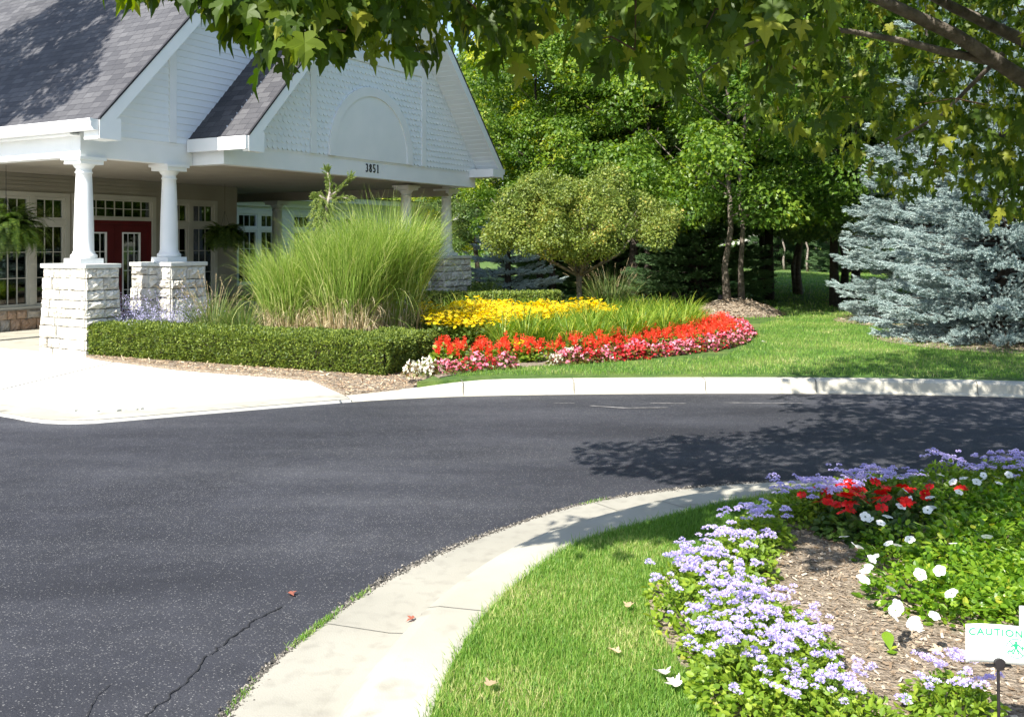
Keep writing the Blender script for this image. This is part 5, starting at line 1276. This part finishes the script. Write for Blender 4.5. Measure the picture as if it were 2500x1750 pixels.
# ageratum
def ageratum(t,r):
    m=MB(); bushy(m,r,400,.135,.15,.027,OVAL); 
    for k in range(9): a=r.uniform(0,6.28); m.tube([(0,0,0),(.09*math.cos(a),.09*math.sin(a),.12)],.003,4)
    m.build('leaves',[age_l],t)
    m=MB(); k=r.randint(12,17); 
    for j in range(k):
        a=r.uniform(0,6.28); q=.13*math.sqrt(r.rand()); c=np.array([q*math.cos(a),q*math.sin(a),.165+.03*r.rand()-.3*q*q*3])
        nh=r.randint(1,4)
        for h in range(nh):
            cc=c+np.array([r.normal(0,.014),r.normal(0,.014),r.normal(0,.004)]); n=36; d=sph(r,n); d[:,2]=np.abs(d[:,2])
            p=cc+d*[.0085,.0085,.005]; leaves(m,p,d,r.normal(0,1,(n,3)),np.full(n,.0068),([(-.30,0,0),(.30,0,0),(.16,1,0),(-.16,1,0)],[(0,1,2,3)]))
    m.build('flower_heads',[age_f],t)
ag=proto_set('ageratum_plant','ageratum','ageratum edging the near flower bed','fluffy lilac blue ageratum in the curved edging band of the near bed',ageratum,5,191)
inner_=[D(2330,1040,.2),D(2100,1058,.2),D(1950,1080,.2),D(1840,1110,.2),D(1770,1150,.2),D(1710,1210,.2),D(1680,1260,.2),D(1690,1330,.2),D(1720,1390,.2),D(1800,1430,.2),D(1870,1490,.2),D(1960,1560,.2),D(2060,1650,.2)]
band=[p[:2] for p in outer]+[(2.9,5.95),(2.9,5.9)]+[p[:2] for p in inner_]
band=[D(a,b,ZN)[:2] for a,b in [(1625,1660),(1630,1600),(1580,1535),(1540,1475),(1500,1420),(1492,1385),(1515,1350),(1570,1305),(1640,1255),(1715,1205),(1790,1160),(1900,1125),(2020,1112),(2170,1098),(2330,1088),(2330,1108),(2150,1122),(2000,1136),(1890,1158),(1808,1190),(1735,1240),(1682,1300),(1662,1355),(1682,1415),(1765,1468),(1845,1532),(1925,1607),(2010,1690)]]
ap=fill(band,.15,10); 
scatter(ag,ap[:280],ZB-.01,.85,1.2,11)
scatter(ag,[D(2120,1615,ZN)[:2],D(2150,1640,ZN)[:2]],ZB-.01,.9,1.0,12,'small lilac ageratum on the bare mulch left of the caution sign post'); drop_unused(ag)
# red impatiens
def imp(t,r):
    m=MB(); bushy(m,r,120,.12,.13,.045,OVAL); m.build('leaves',[leaf_dk],t)
    m=MB(); 
    for j in range(r.randint(4,7)):
        a=r.uniform(0,6.28); q=.11*math.sqrt(r.rand()); c=np.array([q*math.cos(a),q*math.sin(a),.155+.02*r.rand()]); n=7; th=np.linspace(0,2*PI,n,endpoint=False)+r.rand()
        d=np.stack([np.cos(th),np.sin(th),.15+0*th],1); tl=unit(np.array([r.normal(0,.3),-.45+r.normal(0,.3),1.]))
        leaves(m,c+d*.004,d-tl*(d@tl)[:,None],np.tile(tl,(n,1))+r.normal(0,.15,(n,3)),np.full(n,.026),([(0,0,0),(.34,.45,.03),(.26,.9,0),(0,1,.03),(-.26,.9,0),(-.34,.45,.03)],[(0,1,2,3,4,5)]))
    m.build('blossoms',[imp_r],t)
leaf_dk=leafmat('impatiens_leaf',[(0,(.03,.075,.015)),(1,(.09,.15,.025))],trans=.3)
ip=proto_set('impatiens_plant','impatiens','red impatiens in the near flower bed','red flowered impatiens in the shaded patch between the ageratum band and the white flowers',imp,3,201)
impp=[D(a,b,ZN)[:2] for a,b in [(1812,1168),(1835,1218),(1935,1232),(2000,1215),(2060,1185),(2085,1155),(1950,1152)]]
scatter(ip,fill(impp,.15,12),ZB-.01,.85,1.15,13)
scatter(ip,[D(2122,1150,ZN)[:2]],ZB-.01,.9,.9,14,'single red impatiens among the white flowers'); drop_unused(ip)
# white vinca
def vinca(t,r):
    m=MB(); n=360; d=sph(r,n); d[:,2]=np.abs(d[:,2]); k=r.uniform(.3,1,n)**.5; p=d*k[:,None]*[.19,.19,.12]; p[:,2]+=.01
    leaves(m,p,unit(d*[1,1,.2]+r.normal(0,.5,(n,3))),unit([0,0,.9]+r.normal(0,.45,(n,3))),.031*r.uniform(.5,1.25,n),OVAL)
    for k in range(16): a=r.uniform(0,6.28); m.tube([(0,0,0),(.12*math.cos(a),.12*math.sin(a),.08),(.18*math.cos(a+.3),.18*math.sin(a+.3),.10)],.0025,4)
    m.build('leaves',[vinca_l],t)
vp=proto_set('vinca_plant','vinca','white flowered vinca in the near flower bed','bright green low vinca with scattered white flowers in the near bed',vinca,4,211)
vpoly=[D(a,b,ZN)[:2] for a,b in [(1990,1275),(2010,1235),(2050,1210),(2100,1180),(2150,1142),(2220,1125),(2330,1110),(2400,1180),(2420,1400),(2300,1425),(2180,1415),(2120,1425),(2075,1410),(2060,1370),(2030,1330),(2000,1300)]]
vpl=scatter(vp,fill(vpoly,.21,14),ZB-.01,.85,1.2,15); drop_unused(vp)
fm=[]
for k in range(3):
    r=rs(220+k); m=MB(); th=np.arange(5)*2*PI/5; d=np.stack([np.cos(th),np.sin(th),.12+0*th],1)
    leaves(m,d*.003,d,np.tile([0,0,1.],(5,1)),np.full(5,.030),([(0,0,0),(.40,.38,.02),(.56,.76,0),(.28,1.04,-.10),(-.24,1.02,-.08),(-.54,.74,0),(-.38,.36,.02)],[(0,1,2,3,4,5,6)]))
    o=m.build('blossom',[vinca_f]); fm.append([o,False])
import mathutils
bpy.context.view_layer.update()
fl_px=[(2137,1080),(2160,1072),(2205,1065),(2235,1070),(2262,1064),(2190,1080),(2085,1115),(2030,1100),(2040,1120),(2020,1135),(2088,1138),(2080,1143),(1990,1158),(1952,1165),(1975,1172),(1940,1158),(1892,1203),(1916,1222),(1927,1226),(1992,1218),(2012,1222),(2040,1209),(2137,1218),(2213,1203),(1948,1270),(1940,1280),(1955,1253),(2063,1287),(2107,1279),(2133,1330),(1998,1320),(2013,1357),(2003,1380),(2055,1402),(2095,1380),(1936,1298),(2150,1103),(2110,1065),(2240,1083),(1962,1248),(2008,1368),(2049,1396),(2205,1075),(2270,1068)]
r=rs(230)
for a,b in fl_px:
    x,y,z=D(a,b,ZB+.155); best=min(vpl,key=lambda o:(o.location.x-x)**2+(o.location.y-y)**2)
    pr=fm[r.randint(3)]
    if pr[1]: o=pr[0].copy(); COL.objects.link(o)
    else: o=pr[0]; pr[1]=True
    o.parent=best; mi=(mathutils.Matrix.LocRotScale(best.location,best.rotation_euler,best.scale)).inverted()
    nrm=Vector((r.normal(-.2,.45),r.normal(-.25,.45),.85)).normalized(); s=r.uniform(.55,.82)
    W=mathutils.Matrix.Translation((x,y,z))@nrm.to_track_quat('Z','Y').to_matrix().to_4x4()@mathutils.Matrix.Rotation(r.uniform(0,6),4,'Z')@mathutils.Matrix.Diagonal((s,s,s,1))
    o.matrix_local=mi@W
# weed seedling on the mulch
wd=tag(empty('weed_seedling',D(1996,1462,ZB)),'broad leaved green seedling growing on the bare mulch left of the caution sign','weed')
m=MB(); r=rs(240)
for a,L,W_,up in((1.5,.085,.040,.8),(-1.6,.055,.036,.02),(.4,.03,.012,.5)):
    V=[];n=9
    for i in range(n+1):
        s_=i/n; w_=W_*math.sin(PI*min(1,s_**1.4))**.7*.5+.0015; c=np.array([math.cos(a)*L*s_,math.sin(a)*L*s_*.6,.01+up*L*(s_-.35*s_*s_)]); sd_=np.array([-math.sin(a),math.cos(a),0]); V+=[c-sd_*w_,c+[0,0,-.003],c+sd_*w_]
    m.add(V,[(3*i+j,3*i+j+1,3*i+j+4,3*i+j+3) for i in range(n) for j in(0,1)])
m.build('leaves',[vinca_l],wd,smooth=True)

# ================================================================== CAUTION SIGN
sgm=surf('sign_card_white',(.80,.83,.80),(.84,.86,.84),scale=5,rough=.4)
sgn=surf('sign_print_green',(.02,.30,.15),(.025,.34,.17),scale=5,rough=.5)
sgp=surf('sign_print_faint',(.38,.60,.50),(.42,.64,.54),scale=5,rough=.5)
SY=2.66; sx,_,szz=P(2361,1572,SY); 
def caution(loc,rz,label,full=True,tilt=.035):
    t=tag(empty('caution_sign',loc,rz),label,'sign'); W,H=.170,.108
    sub=empty('sign_board_pivot') if 0 else None
    def warp(x,z): return (x, .012*math.cos((x/W)*PI*1.2)-.004, z+tilt*(max(0,x-.05))**1.15+ .006*math.sin(x/W*3))
    m=MB(); nx,nz=14,6; V=[warp(W*i/nx,H*j/nz) for j in range(nz+1) for i in range(nx+1)]; Vb=[(a,b+.0016,c) for a,b,c in V]
    F=[(j*(nx+1)+i,j*(nx+1)+i+1,(j+1)*(nx+1)+i+1,(j+1)*(nx+1)+i) for j in range(nz) for i in range(nx)]; k=len(V)
    ring=[i for i in range(nx+1)]+[j*(nx+1)+nx for j in range(1,nz+1)]+[nz*(nx+1)+i for i in range(nx-1,-1,-1)]+[j*(nx+1) for j in range(nz-1,0,-1)]
    F2=[tuple(k+i for i in f[::-1]) for f in F]+[(ring[q],k+ring[q],k+ring[(q+1)%len(ring)],ring[(q+1)%len(ring)]) for q in range(len(ring))]
    m.add(V+Vb,F+F2); bo=m.build('board',[sgm],t,smooth=True)
    if full:
        cu=bpy.data.curves.new('lettering','FONT'); cu.body='CAUTION'; cu.size=.027; cu.space_character=1.12; cu.extrude=.0003; cu.offset=.0004; tmp=bpy.data.objects.new('tmp',cu); COL.objects.link(tmp)
        dg=bpy.context.evaluated_depsgraph_get(); me=bpy.data.meshes.new_from_object(tmp.evaluated_get(dg)); co_=np.array([v.co[:] for v in me.vertices]); fs=[tuple(p.vertices) for p in me.polygons]; bpy.data.objects.remove(tmp)
        wd_=co_[:,0].max()-co_[:,0].min(); sc=.136/wd_; V=[]
        for c in co_: q=warp(.008+(c[0]-co_[:,0].min())*sc,H-.030+c[1]*1.0); V.append((q[0],q[1]-.0012-c[2],q[2]))
        MB().add(V,fs).build('lettering',[sgn],bo)
        # emblem: struck-through circle with adult, child and animal
        cx,cz,R=.128,.046,.0275; m=MB()
        def fl_(pts,mat=0,off=.0014):
            V=[ (lambda q:(q[0],q[1]-off,q[2]))(warp(x,z)) for x,z in pts]; m.add(V,[tuple(range(len(V)))],mat)
        for i in range(40):
            a,b=2*PI*i/40,2*PI*(i+1)/40; fl_([(cx+R*math.cos(a),cz+R*math.sin(a)),(cx+R*math.cos(b),cz+R*math.sin(b)),(cx+(R-.0018)*math.cos(b),cz+(R-.0018)*math.sin(b)),(cx+(R-.0018)*math.cos(a),cz+(R-.0018)*math.sin(a))])
        def figure(x,z,h,off):
            for pts in ([(x-.10*h,z+.42*h),(x+.10*h,z+.42*h),(x+.13*h,z+.80*h),(x-.13*h,z+.80*h)],[(x-.10*h,z+.43*h),(x-.01*h,z+.43*h),(x-.16*h,z),(x-.25*h,z)],[(x+.0*h,z+.43*h),(x+.10*h,z+.43*h),(x+.25*h,z),(x+.15*h,z)],[(x-.13*h,z+.80*h),(x-.11*h,z+.70*h),(x-.36*h,z+.50*h),(x-.40*h,z+.57*h)],[(x+.13*h,z+.80*h),(x+.40*h,z+.60*h),(x+.36*h,z+.53*h),(x+.10*h,z+.70*h)]): fl_(pts,0,off)
            fl_([(x+.10*h*math.cos(a),z+.91*h+.10*h*math.sin(a)) for a in np.linspace(0,2*PI,10,endpoint=False)],0,off)
        figure(cx-.001,cz-.016,.036,.0015); figure(cx+.0165,cz-.010,.018,.0016)
        fl_([(cx-.023,cz-.010),(cx-.010,cz-.010),(cx-.010,cz-.006),(cx-.020,cz-.006)],0,.0017); fl_([(cx-.011,cz-.008),(cx-.006,cz-.002),(cx-.008,cz-.0005),(cx-.012,cz-.005)],0,.0018)
        for xx in(-.022,-.012): fl_([(cx+xx,cz-.015),(cx+xx+.002,cz-.015),(cx+xx+.002,cz-.010),(cx+xx,cz-.010)],0,.0019)
        s2=.7071*R; fl_([(cx-s2,cz+s2),(cx-s2+.002,cz+s2+.0006),(cx+s2,cz-s2+.001),(cx+s2-.002,cz-s2-.0008)],0,.0021)
        m.build('emblem',[sgn],bo)
        m=MB(); r=rs(250)
        for j in range(7):
            z=H-.044-.0078*j; x=.012
            while x<.092-(.02 if j>4 else 0):
                w_=r.uniform(.004,.010); V=[]
                for (a,b) in((x,z),(x+w_,z),(x+w_,z+.0022),(x,z+.0022)): q=warp(a,b); V.append((q[0],q[1]-.0012,q[2]))
                m.add(V,[(0,1,2,3)]); x+=w_+.003
        m.build('small_print',[sgp],bo)
    zb=-(szz-ZB)
    m=MB(); px=.0855; m.lathe([(.0,0),(.0,0)],(0,0,0),3) if 0 else None
    m.tube([(px,.002,zb-.05),(px,-.004,-.14),(px-.002,-.005,.0)],.0045,8)
    n=16; disk=[(px+.0145*math.cos(a),.008+.0135*math.sin(a)) for a in np.linspace(0,2*PI,n,endpoint=False)]
    m.prism([(x,z) for x,z in disk],-.014,-.004); m.prism([(px-.0035,-.004),(px-.012,.0035),(px+.012,.0035),(px+.0035,-.004)],-.0135,-.0045); m.prism([(px-.008,-.012),(px+.008,-.012),(px+.016,.001),(px-.016,.001)],-.013,-.005)
    m.box(px-.035,px+.035,-.012,.006,-.0035,-.0005)
    m.build('stake',[black],t); return t
# sign stands on the mulch: height of its lower edge
zlow=P(2361,1619,SY)[2]; szz=zlow
caution((sx,SY,zlow),-.05,'white lawn sign lettered CAUTION in green with a struck-through circle, on a black stake')
caution((sx+.224,SY+.14,zlow-.002),-.35,'blank backed white sign card cut by the right border beside the caution sign',full=False)

# ================================================================== FALLEN LEAVES
lm=[]
for k,mt in enumerate([autumn,autumn_t,autumn_p]):
    m=MB(); V=[(x*.05,(y-.4)*.05,z*.05+.012*abs(x)+.01*y*y) for x,y,z in MAPLE[0]]; m.add(V,MAPLE[1]); o=m.build('fallen_leaf',[mt]); lm.append([o,False])
def fall(k,dx,dy,z,s,label,grp=None):
    pr=lm[k]; 
    if pr[1]: o=pr[0].copy(); COL.objects.link(o)
    else: o=pr[0]; pr[1]=True
    x,y,_=D(dx,dy,z); o.location=(x,y,z+.010); o.rotation_euler=(rnd.uniform(-.3,.3),rnd.uniform(-.3,.3),rnd.uniform(0,6)); o.scale=(s,s,s); tag(o,label,'leaf',grp)
fall(0,650,1336,.0,1.0,'curled red brown leaf lying alone on the asphalt')
fall(0,923,1393,.005,.8,'dry brown leaf on the gutter of the near kerb')
fall(2,1486,1515,ZN+.03,1.15,'pale pinkish leaf on the lawn edge beside the lilac flowers, the left of two')
fall(2,1512,1538,ZN+.03,1.1,'pale crumpled leaf on the lawn edge, right of its pale twin')
fall(1,1378,1466,ZN+.03,.9,'tan leaf on the lawn left of the lilac flowers')
fall(1,1100,1540,ZN+.03,.9,'tan dry leaf on the lawn close to the near kerb')
fall(1,1410,1362,ZN+.03,.8,'small tan leaf on the lawn beside the widest part of the lilac band')
fall(0,1722,1290,ZB,.9,'red brown leaf on the shaded mulch beside the lilac band')
fall(0,2338/1.08885,1700/1.08885,ZB,.9,'red leaf lying on the mulch left of the sign shadow')
fall(1,1770,1245,ZB,.8,'orange tan leaf on the shaded mulch below the red flowers')
fall(2,1770,1265,ZB,.6,'pale scrap of leaf on the shaded mulch')
fall(1,2100,1465,ZB,.9,'yellowish leaf on the mulch between the vinca and the sign')
fall(2,1712,768,ZL+.03,1.2,'pale leaf on the far lawn just right of the oval bed')

# ================================================================== LAWN BLADES, GRAVEL SEAM
def grass(name,pts,z,Lm,Wm,seed,label,seg=3,lean=.5):
    r=rs(seed); n=len(pts); b=np.stack([pts[:,0],pts[:,1],np.full(n,z)],1); m=MB()
    blades(m,b,r.uniform(0,2*PI,n),Lm*r.uniform(.5,1.3,n),Wm*r.uniform(.6,1.3,n),np.abs(r.normal(0,lean*.6,n)),r.uniform(.1,1.1,n),seg=seg,twist=r.uniform(-1,1,n),taper=.75)
    return tag(m.build(name,[grass_m]),label,'grass',kind='stuff')
gp=[tuple(p) for p in near_lawn[(near_lawn[:,1]>2.0)&(near_lawn[:,0]<3.6)]]
gpoly=gp+[(3.6,5.6)]+[p[:2] for p in outer[::-1]]+[(.72,2.2),(.5,2.0)]
q=rpts(gpoly,120000,261); q=q[(q[:,1]>2.25)]
# thinner, strawy turf where the lawn is worn
grass('lawn_grass',q,ZN-.004,.034,.0030,262,'mown green grass with straw flecks between the near kerb and the lilac flowers')
q=gp; qq=resample(np.array(gp),2500); r=rs(263); qq=qq+r.normal(0,.012,qq.shape); 
grass('grass_fringe',qq,ZN-.01,.055,.0032,264,'grass leaning over the edge of the near kerb',lean=.9)
fx=rpts([(-1.2,10.2),(0,10.35),(3,10.4),(5.5,10.1),(6.2,10.0),(8.3,12.2),(8.3,16),(6,19),(4.5,17),(3.6,14),(2.7,12),(.5,11.2),(-.9,10.6)],60000,265)
grass('far_grass',fx,ZL-.004,.05,.006,266,'sunlit mown lawn between the oval bed, the far kerb and the blue spruces',seg=2,lean=.7)
fx=rpts([(3,17.5),(9,19),(14,34),(18,45),(6,45),(3,28)],42000,267)
grass('shaded_grass',fx,ZL-.004,.07,.014,268,'lawn under the trees beyond the mulch mound',seg=2,lean=.7)
# gravel and weeds in the seam between asphalt and gutter
se=near_edge[(near_edge[:,1]>2.2)&(near_edge[:,0]<3.2)]; r=rs(270); sl_=resample(se,5200); TT=unit(np.gradient(sl_,axis=0)); nn=np.stack([-TT[:,1],TT[:,0]],1)
wv=.5+.5*np.sin(np.arange(5200)*.004)+r.normal(0,.2,5200); sl_=sl_+nn*(r.normal(0,.014,5200)*(.5+np.clip(wv,0,1))+.006)[:,None]
oct_=([(1,0,0),(0,1,0),(-1,0,0),(0,-1,0),(0,0,.8),(0,0,-.5)],[(0,1,4),(1,2,4),(2,3,4),(3,0,4),(1,0,5),(2,1,5),(3,2,5),(0,3,5)])
m=MB(); n=len(sl_); R_=basis(sph(r,n)*[1,1,.3],np.array([0,0,1.])+r.normal(0,.5,(n,3))); stamp(m,oct_[0],oct_[1],R_,.0035+.0055*r.rand(n)**2,np.stack([sl_[:,0],sl_[:,1],np.full(n,.007)],1))
tag(m.build('seam_gravel',[gravel_m]),'crumbled gravel in the seam between asphalt and near gutter','gravel',kind='stuff')
wk=[]
for c_,w_,k_ in((D(735,1400)[:2],.07,420),(D(690,1440)[:2],.05,160),(D(800,1350)[:2],.04,110),(D(560,1570)[:2],.06,90),(D(1340,1130)[:2],.06,120)):
    d=np.linalg.norm(se-np.array(c_),axis=1); i=int(np.argmin(d)); t=unit(se[min(i+1,len(se)-1)]-se[i-1]); wk.append(se[i]+t*r.normal(0,w_,(k_,1))+r.normal(0,.010,(k_,2)))
wk=np.concatenate(wk); grass('seam_weeds',wk,.004,.022,.004,271,'moss and tiny weeds growing in the seam of the near gutter',lean=1.0)

# ================================================================== OVERHANGING MAPLE
mt_=tag(empty('overhanging_maple',(4.7,5.7,ZN)),'near maple whose big lobed leaves hang over the top of the picture','tree')
MX,MY,MZ_=4.7,5.7,ZN
def rel(p): return (p[0]-MX,p[1]-MY,p[2]-MZ_)
m=MB(); m.tube([(0,0,-.1),(0,0,.5),(-.03,0,1.2),(-.10,0,2.0),(-.15,-.05,3.2),(-.2,-.1,4.6),(-.2,-.1,6.2)],[.17,.13,.12,.115,.09,.06,.02],14)
m.build('trunk',[bark],mt_,smooth=True)
lim=[([(4.62,5.7,1.75),P(2620,265,5.55),P(2500,195,5.35),P(2330,85,5.05),P(2150,0,4.8),P(1950,-90,4.4),P(1650,-120,3.9),P(1300,-130,3.5)],[.065,.052,.044,.036,.030,.022,.014,.007]),
     ([(4.6,5.7,2.0),P(2640,165,5.9),P(2500,100,5.8),P(2330,20,5.6),P(2180,-60,5.3),P(1900,-180,5.0)],[.06,.045,.038,.030,.022,.008]),
     ([P(2500,190,5.5),P(2420,150,5.3),P(2310,128,5.1),P(2200,100,4.9),P(2080,78,4.7),P(1930,60,4.5),P(1750,65,4.2)],[.03,.027,.022,.017,.013,.009,.004]),
     ([(4.6,5.7,2.3),(3.6,5.0,3.3),(2.4,4.3,4.2),(1.2,3.8,4.6)],[.06,.05,.03,.01]),
     ([(4.6,5.7,2.8),(4.2,6.8,3.8),(3.6,8.0,4.6),(3.0,8.8,5.0)],[.05,.04,.025,.01]),
     ([(4.6,5.7,2.6),(5.6,5.0,3.4),(6.6,4.4,4.2)],[.05,.035,.01]),
     ([P(1650,-120,3.9),P(1300,-80,3.4),P(1000,-60,3.1),P(800,-40,2.95),P(640,-30,2.9),P(420,-60,2.85),P(300,-60,2.8)],[.014,.011,.008,.006,.005,.0035,.002]),
     ([P(1950,60,4.5),P(1800,120,4.3),P(1700,190,4.2)],[.009,.006,.003]),
     ([P(2450,130,5.4),P(2300,280,5.6),P(2150,360,5.7)],[.016,.010,.004])]
for pts_,rad_ in lim:
    m=MB(); m.tube([rel(p) for p in pts_],rad_,9); m.build('branch',[bark],mt_,smooth=True)
# hanging leaf clusters; the skirt of the crown rises towards its left tip
by=[(200,-60),(540,-30),(556,40),(575,150),(620,110),(690,215),(740,130),(790,215),(850,150),(880,120),(930,135),(960,175),(1010,120),(1100,120),(1180,160),(1250,235),(1330,150),(1400,130),(1470,260),(1540,285),(1640,310),(1700,250),(1760,300),(1850,380),(1900,330),(1960,430),(2050,400),(2120,460),(2200,505),(2350,510),(2500,560),(2700,560),(3400,520)]
bx_=np.array([p[0] for p in by],float); byy=np.array([p[1] for p in by],float)
r=rs(280); CL=[]
def crownvol(p):
    a=((p[:,0]-4.0)/3.5)**2+((p[:,1]-5.9)/3.1)**2+((p[:,2]-4.3)/2.7)**2<1
    b=((p[:,0]-1.6)/2.4)**2+((p[:,1]-4.3)/1.25)**2+((p[:,2]-3.1)/1.05)**2<1
    d=((p[:,0]+.2)/1.2)**2+((p[:,1]-4.25)/.75)**2+((p[:,2]-3.4)/.35)**2<1
    d|=((p[:,0]+.3)/1.15)**2+((p[:,1]-2.75)/.5)**2+((p[:,2]-2.98)/.3)**2<1
    d|=((p[:,0]-1.5)/1.6)**2+((p[:,1]-3.3)/.7)**2+((p[:,2]-3.2)/.5)**2<1
    d|=((p[:,0]-.2)/.75)**2+((p[:,1]-2.25)/.42)**2+((p[:,2]-3.1)/.3)**2<1
    d|=((p[:,0]-1.35)/1.35)**2+((p[:,1]-2.85)/.6)**2+((p[:,2]-3.2)/.45)**2<1
    d|=((p[:,0]-.3)/1.0)**2+((p[:,1]-3.5)/.6)**2+((p[:,2]-3.55)/.3)**2<1
    c=((p[:,0]+.15)/1.15)**2+((p[:,1]-3.05)/.35)**2+((p[:,2]-2.38)/.26)**2<1
    return a,b,c,d
p=np.stack([r.uniform(-2.2,7.6,120000),r.uniform(1.8,9.2,120000),r.uniform(1.75,7.0,120000)],1)
a,b,c,d=crownvol(p); px=CXP+FPX*p[:,0]/p[:,1]; py=HYP-FPX*(p[:,2]-EYE)/p[:,1]
lim_y=np.interp(px,bx_,byy)-.082*FPX/p[:,1]
fade=np.where((px>1080)&(px<2000)&(py>-60),np.clip((lim_y-py)/170,.12,1),1); ok=(a|b|c|d)&(py<lim_y)&(r.rand(len(p))<fade)&~((px>2030)&(px<2560)&(py>-60)&(py<235)&(p[:,1]<5.7))
# thin the crown so that the wood behind glimmers through
dens=np.where(c,.75,np.where(b,.50,np.where(d,.9,.17))); hole=bumps(p,3.2,9)
ok&=(r.rand(len(p))<dens)&((hole>-.42)|c|d)
ctr=p[ok]; print('maple clusters',len(ctr))
# extra tip clusters
tips=[P(x_,y_,Y_) for x_,y_,Y_ in [(285,-38,2.8),(335,-45,2.8),(430,-30,2.85),(480,-28,2.85),(590,60,2.9),(620,90,2.9),(590,110,2.9),(640,60,2.95),(680,100,2.9),(715,170,2.75),(700,60,2.9),(750,60,3.0),(820,150,2.95),(800,90,3),(840,60,3),(880,40,3.05),(960,130,3.0),(930,60,3.1),(980,50,3.1),(1040,60,3.2),(1020,20,3.2),(1100,40,3.3),(1180,70,3.4),(1250,150,3.4),(1230,40,3.4),(1300,60,3.5),(1310,10,3.4),(780,30,3),(620,20,2.95),(550,20,2.95),(1150,20,3.3)]]
tips=[(q[0],q[1],q[2]+.045) for q in tips]
ctr=np.concatenate([ctr,np.array(tips),np.array(tips)+r.normal(0,.05,(len(tips),3))])
k=r.randint(4,8,len(ctr)); idx=np.repeat(np.arange(len(ctr)),k); n=len(idx)
a_=r.uniform(0,2*PI,n); hd_=np.stack([np.cos(a_),np.sin(a_),0*a_],1)
Pn=ctr[idx]+hd_*(.03+.07*r.rand(n))[:,None]+np.stack([0*a_,0*a_,r.uniform(-.05,.05,n)],1)
tip=unit(hd_*.5+[0,0,-1]*r.uniform(.8,1.8,(n,1))+r.normal(0,.25,(n,3))); nr=unit(hd_*.9+[0,0,.75]+r.normal(0,.35,(n,3)))
# keep the leaf tips above the skirt too
m=MB(); sz=.088*r.uniform(.5,1.25,n); vr=r.randint(0,6,n)
for k_ in range(6):
    q=vr==k_; leaves(m,(Pn-[MX,MY,MZ_])[q],tip[q],nr[q],sz[q],(warp_leaf(MAPLE[0],600+k_),MAPLE[1]))
m.build('leaves',[maple_near],mt_)
# thin twigs from cluster to cluster
m=MB(); sel=r.permutation(len(ctr))[:900]
for i in sel:
    d=np.linalg.norm(ctr-ctr[i],axis=1); j=np.argsort(d)[1:6]; j=j[np.argmax(ctr[j,0]-.0*d[j])]
    q=(ctr[i]+ctr[j])/2+[0,0,.03]; m.tube([ctr[i]-[MX,MY,MZ_],q-[MX,MY,MZ_],ctr[j]-[MX,MY,MZ_]],[.0018,.003,.004],4,cap=False)
m.build('twigs',[twig],mt_)
# tree across the drive, outside the picture: its shadow lies on the main roof
deciduous('tall_tree',(-10.75,10.9,0),13.2,2.1,7.6,maple_a,bark,290,per=330,lsize=.12,nblob=70,r0=.16,label='tall tree standing across the drive whose shadow falls on the main roof')
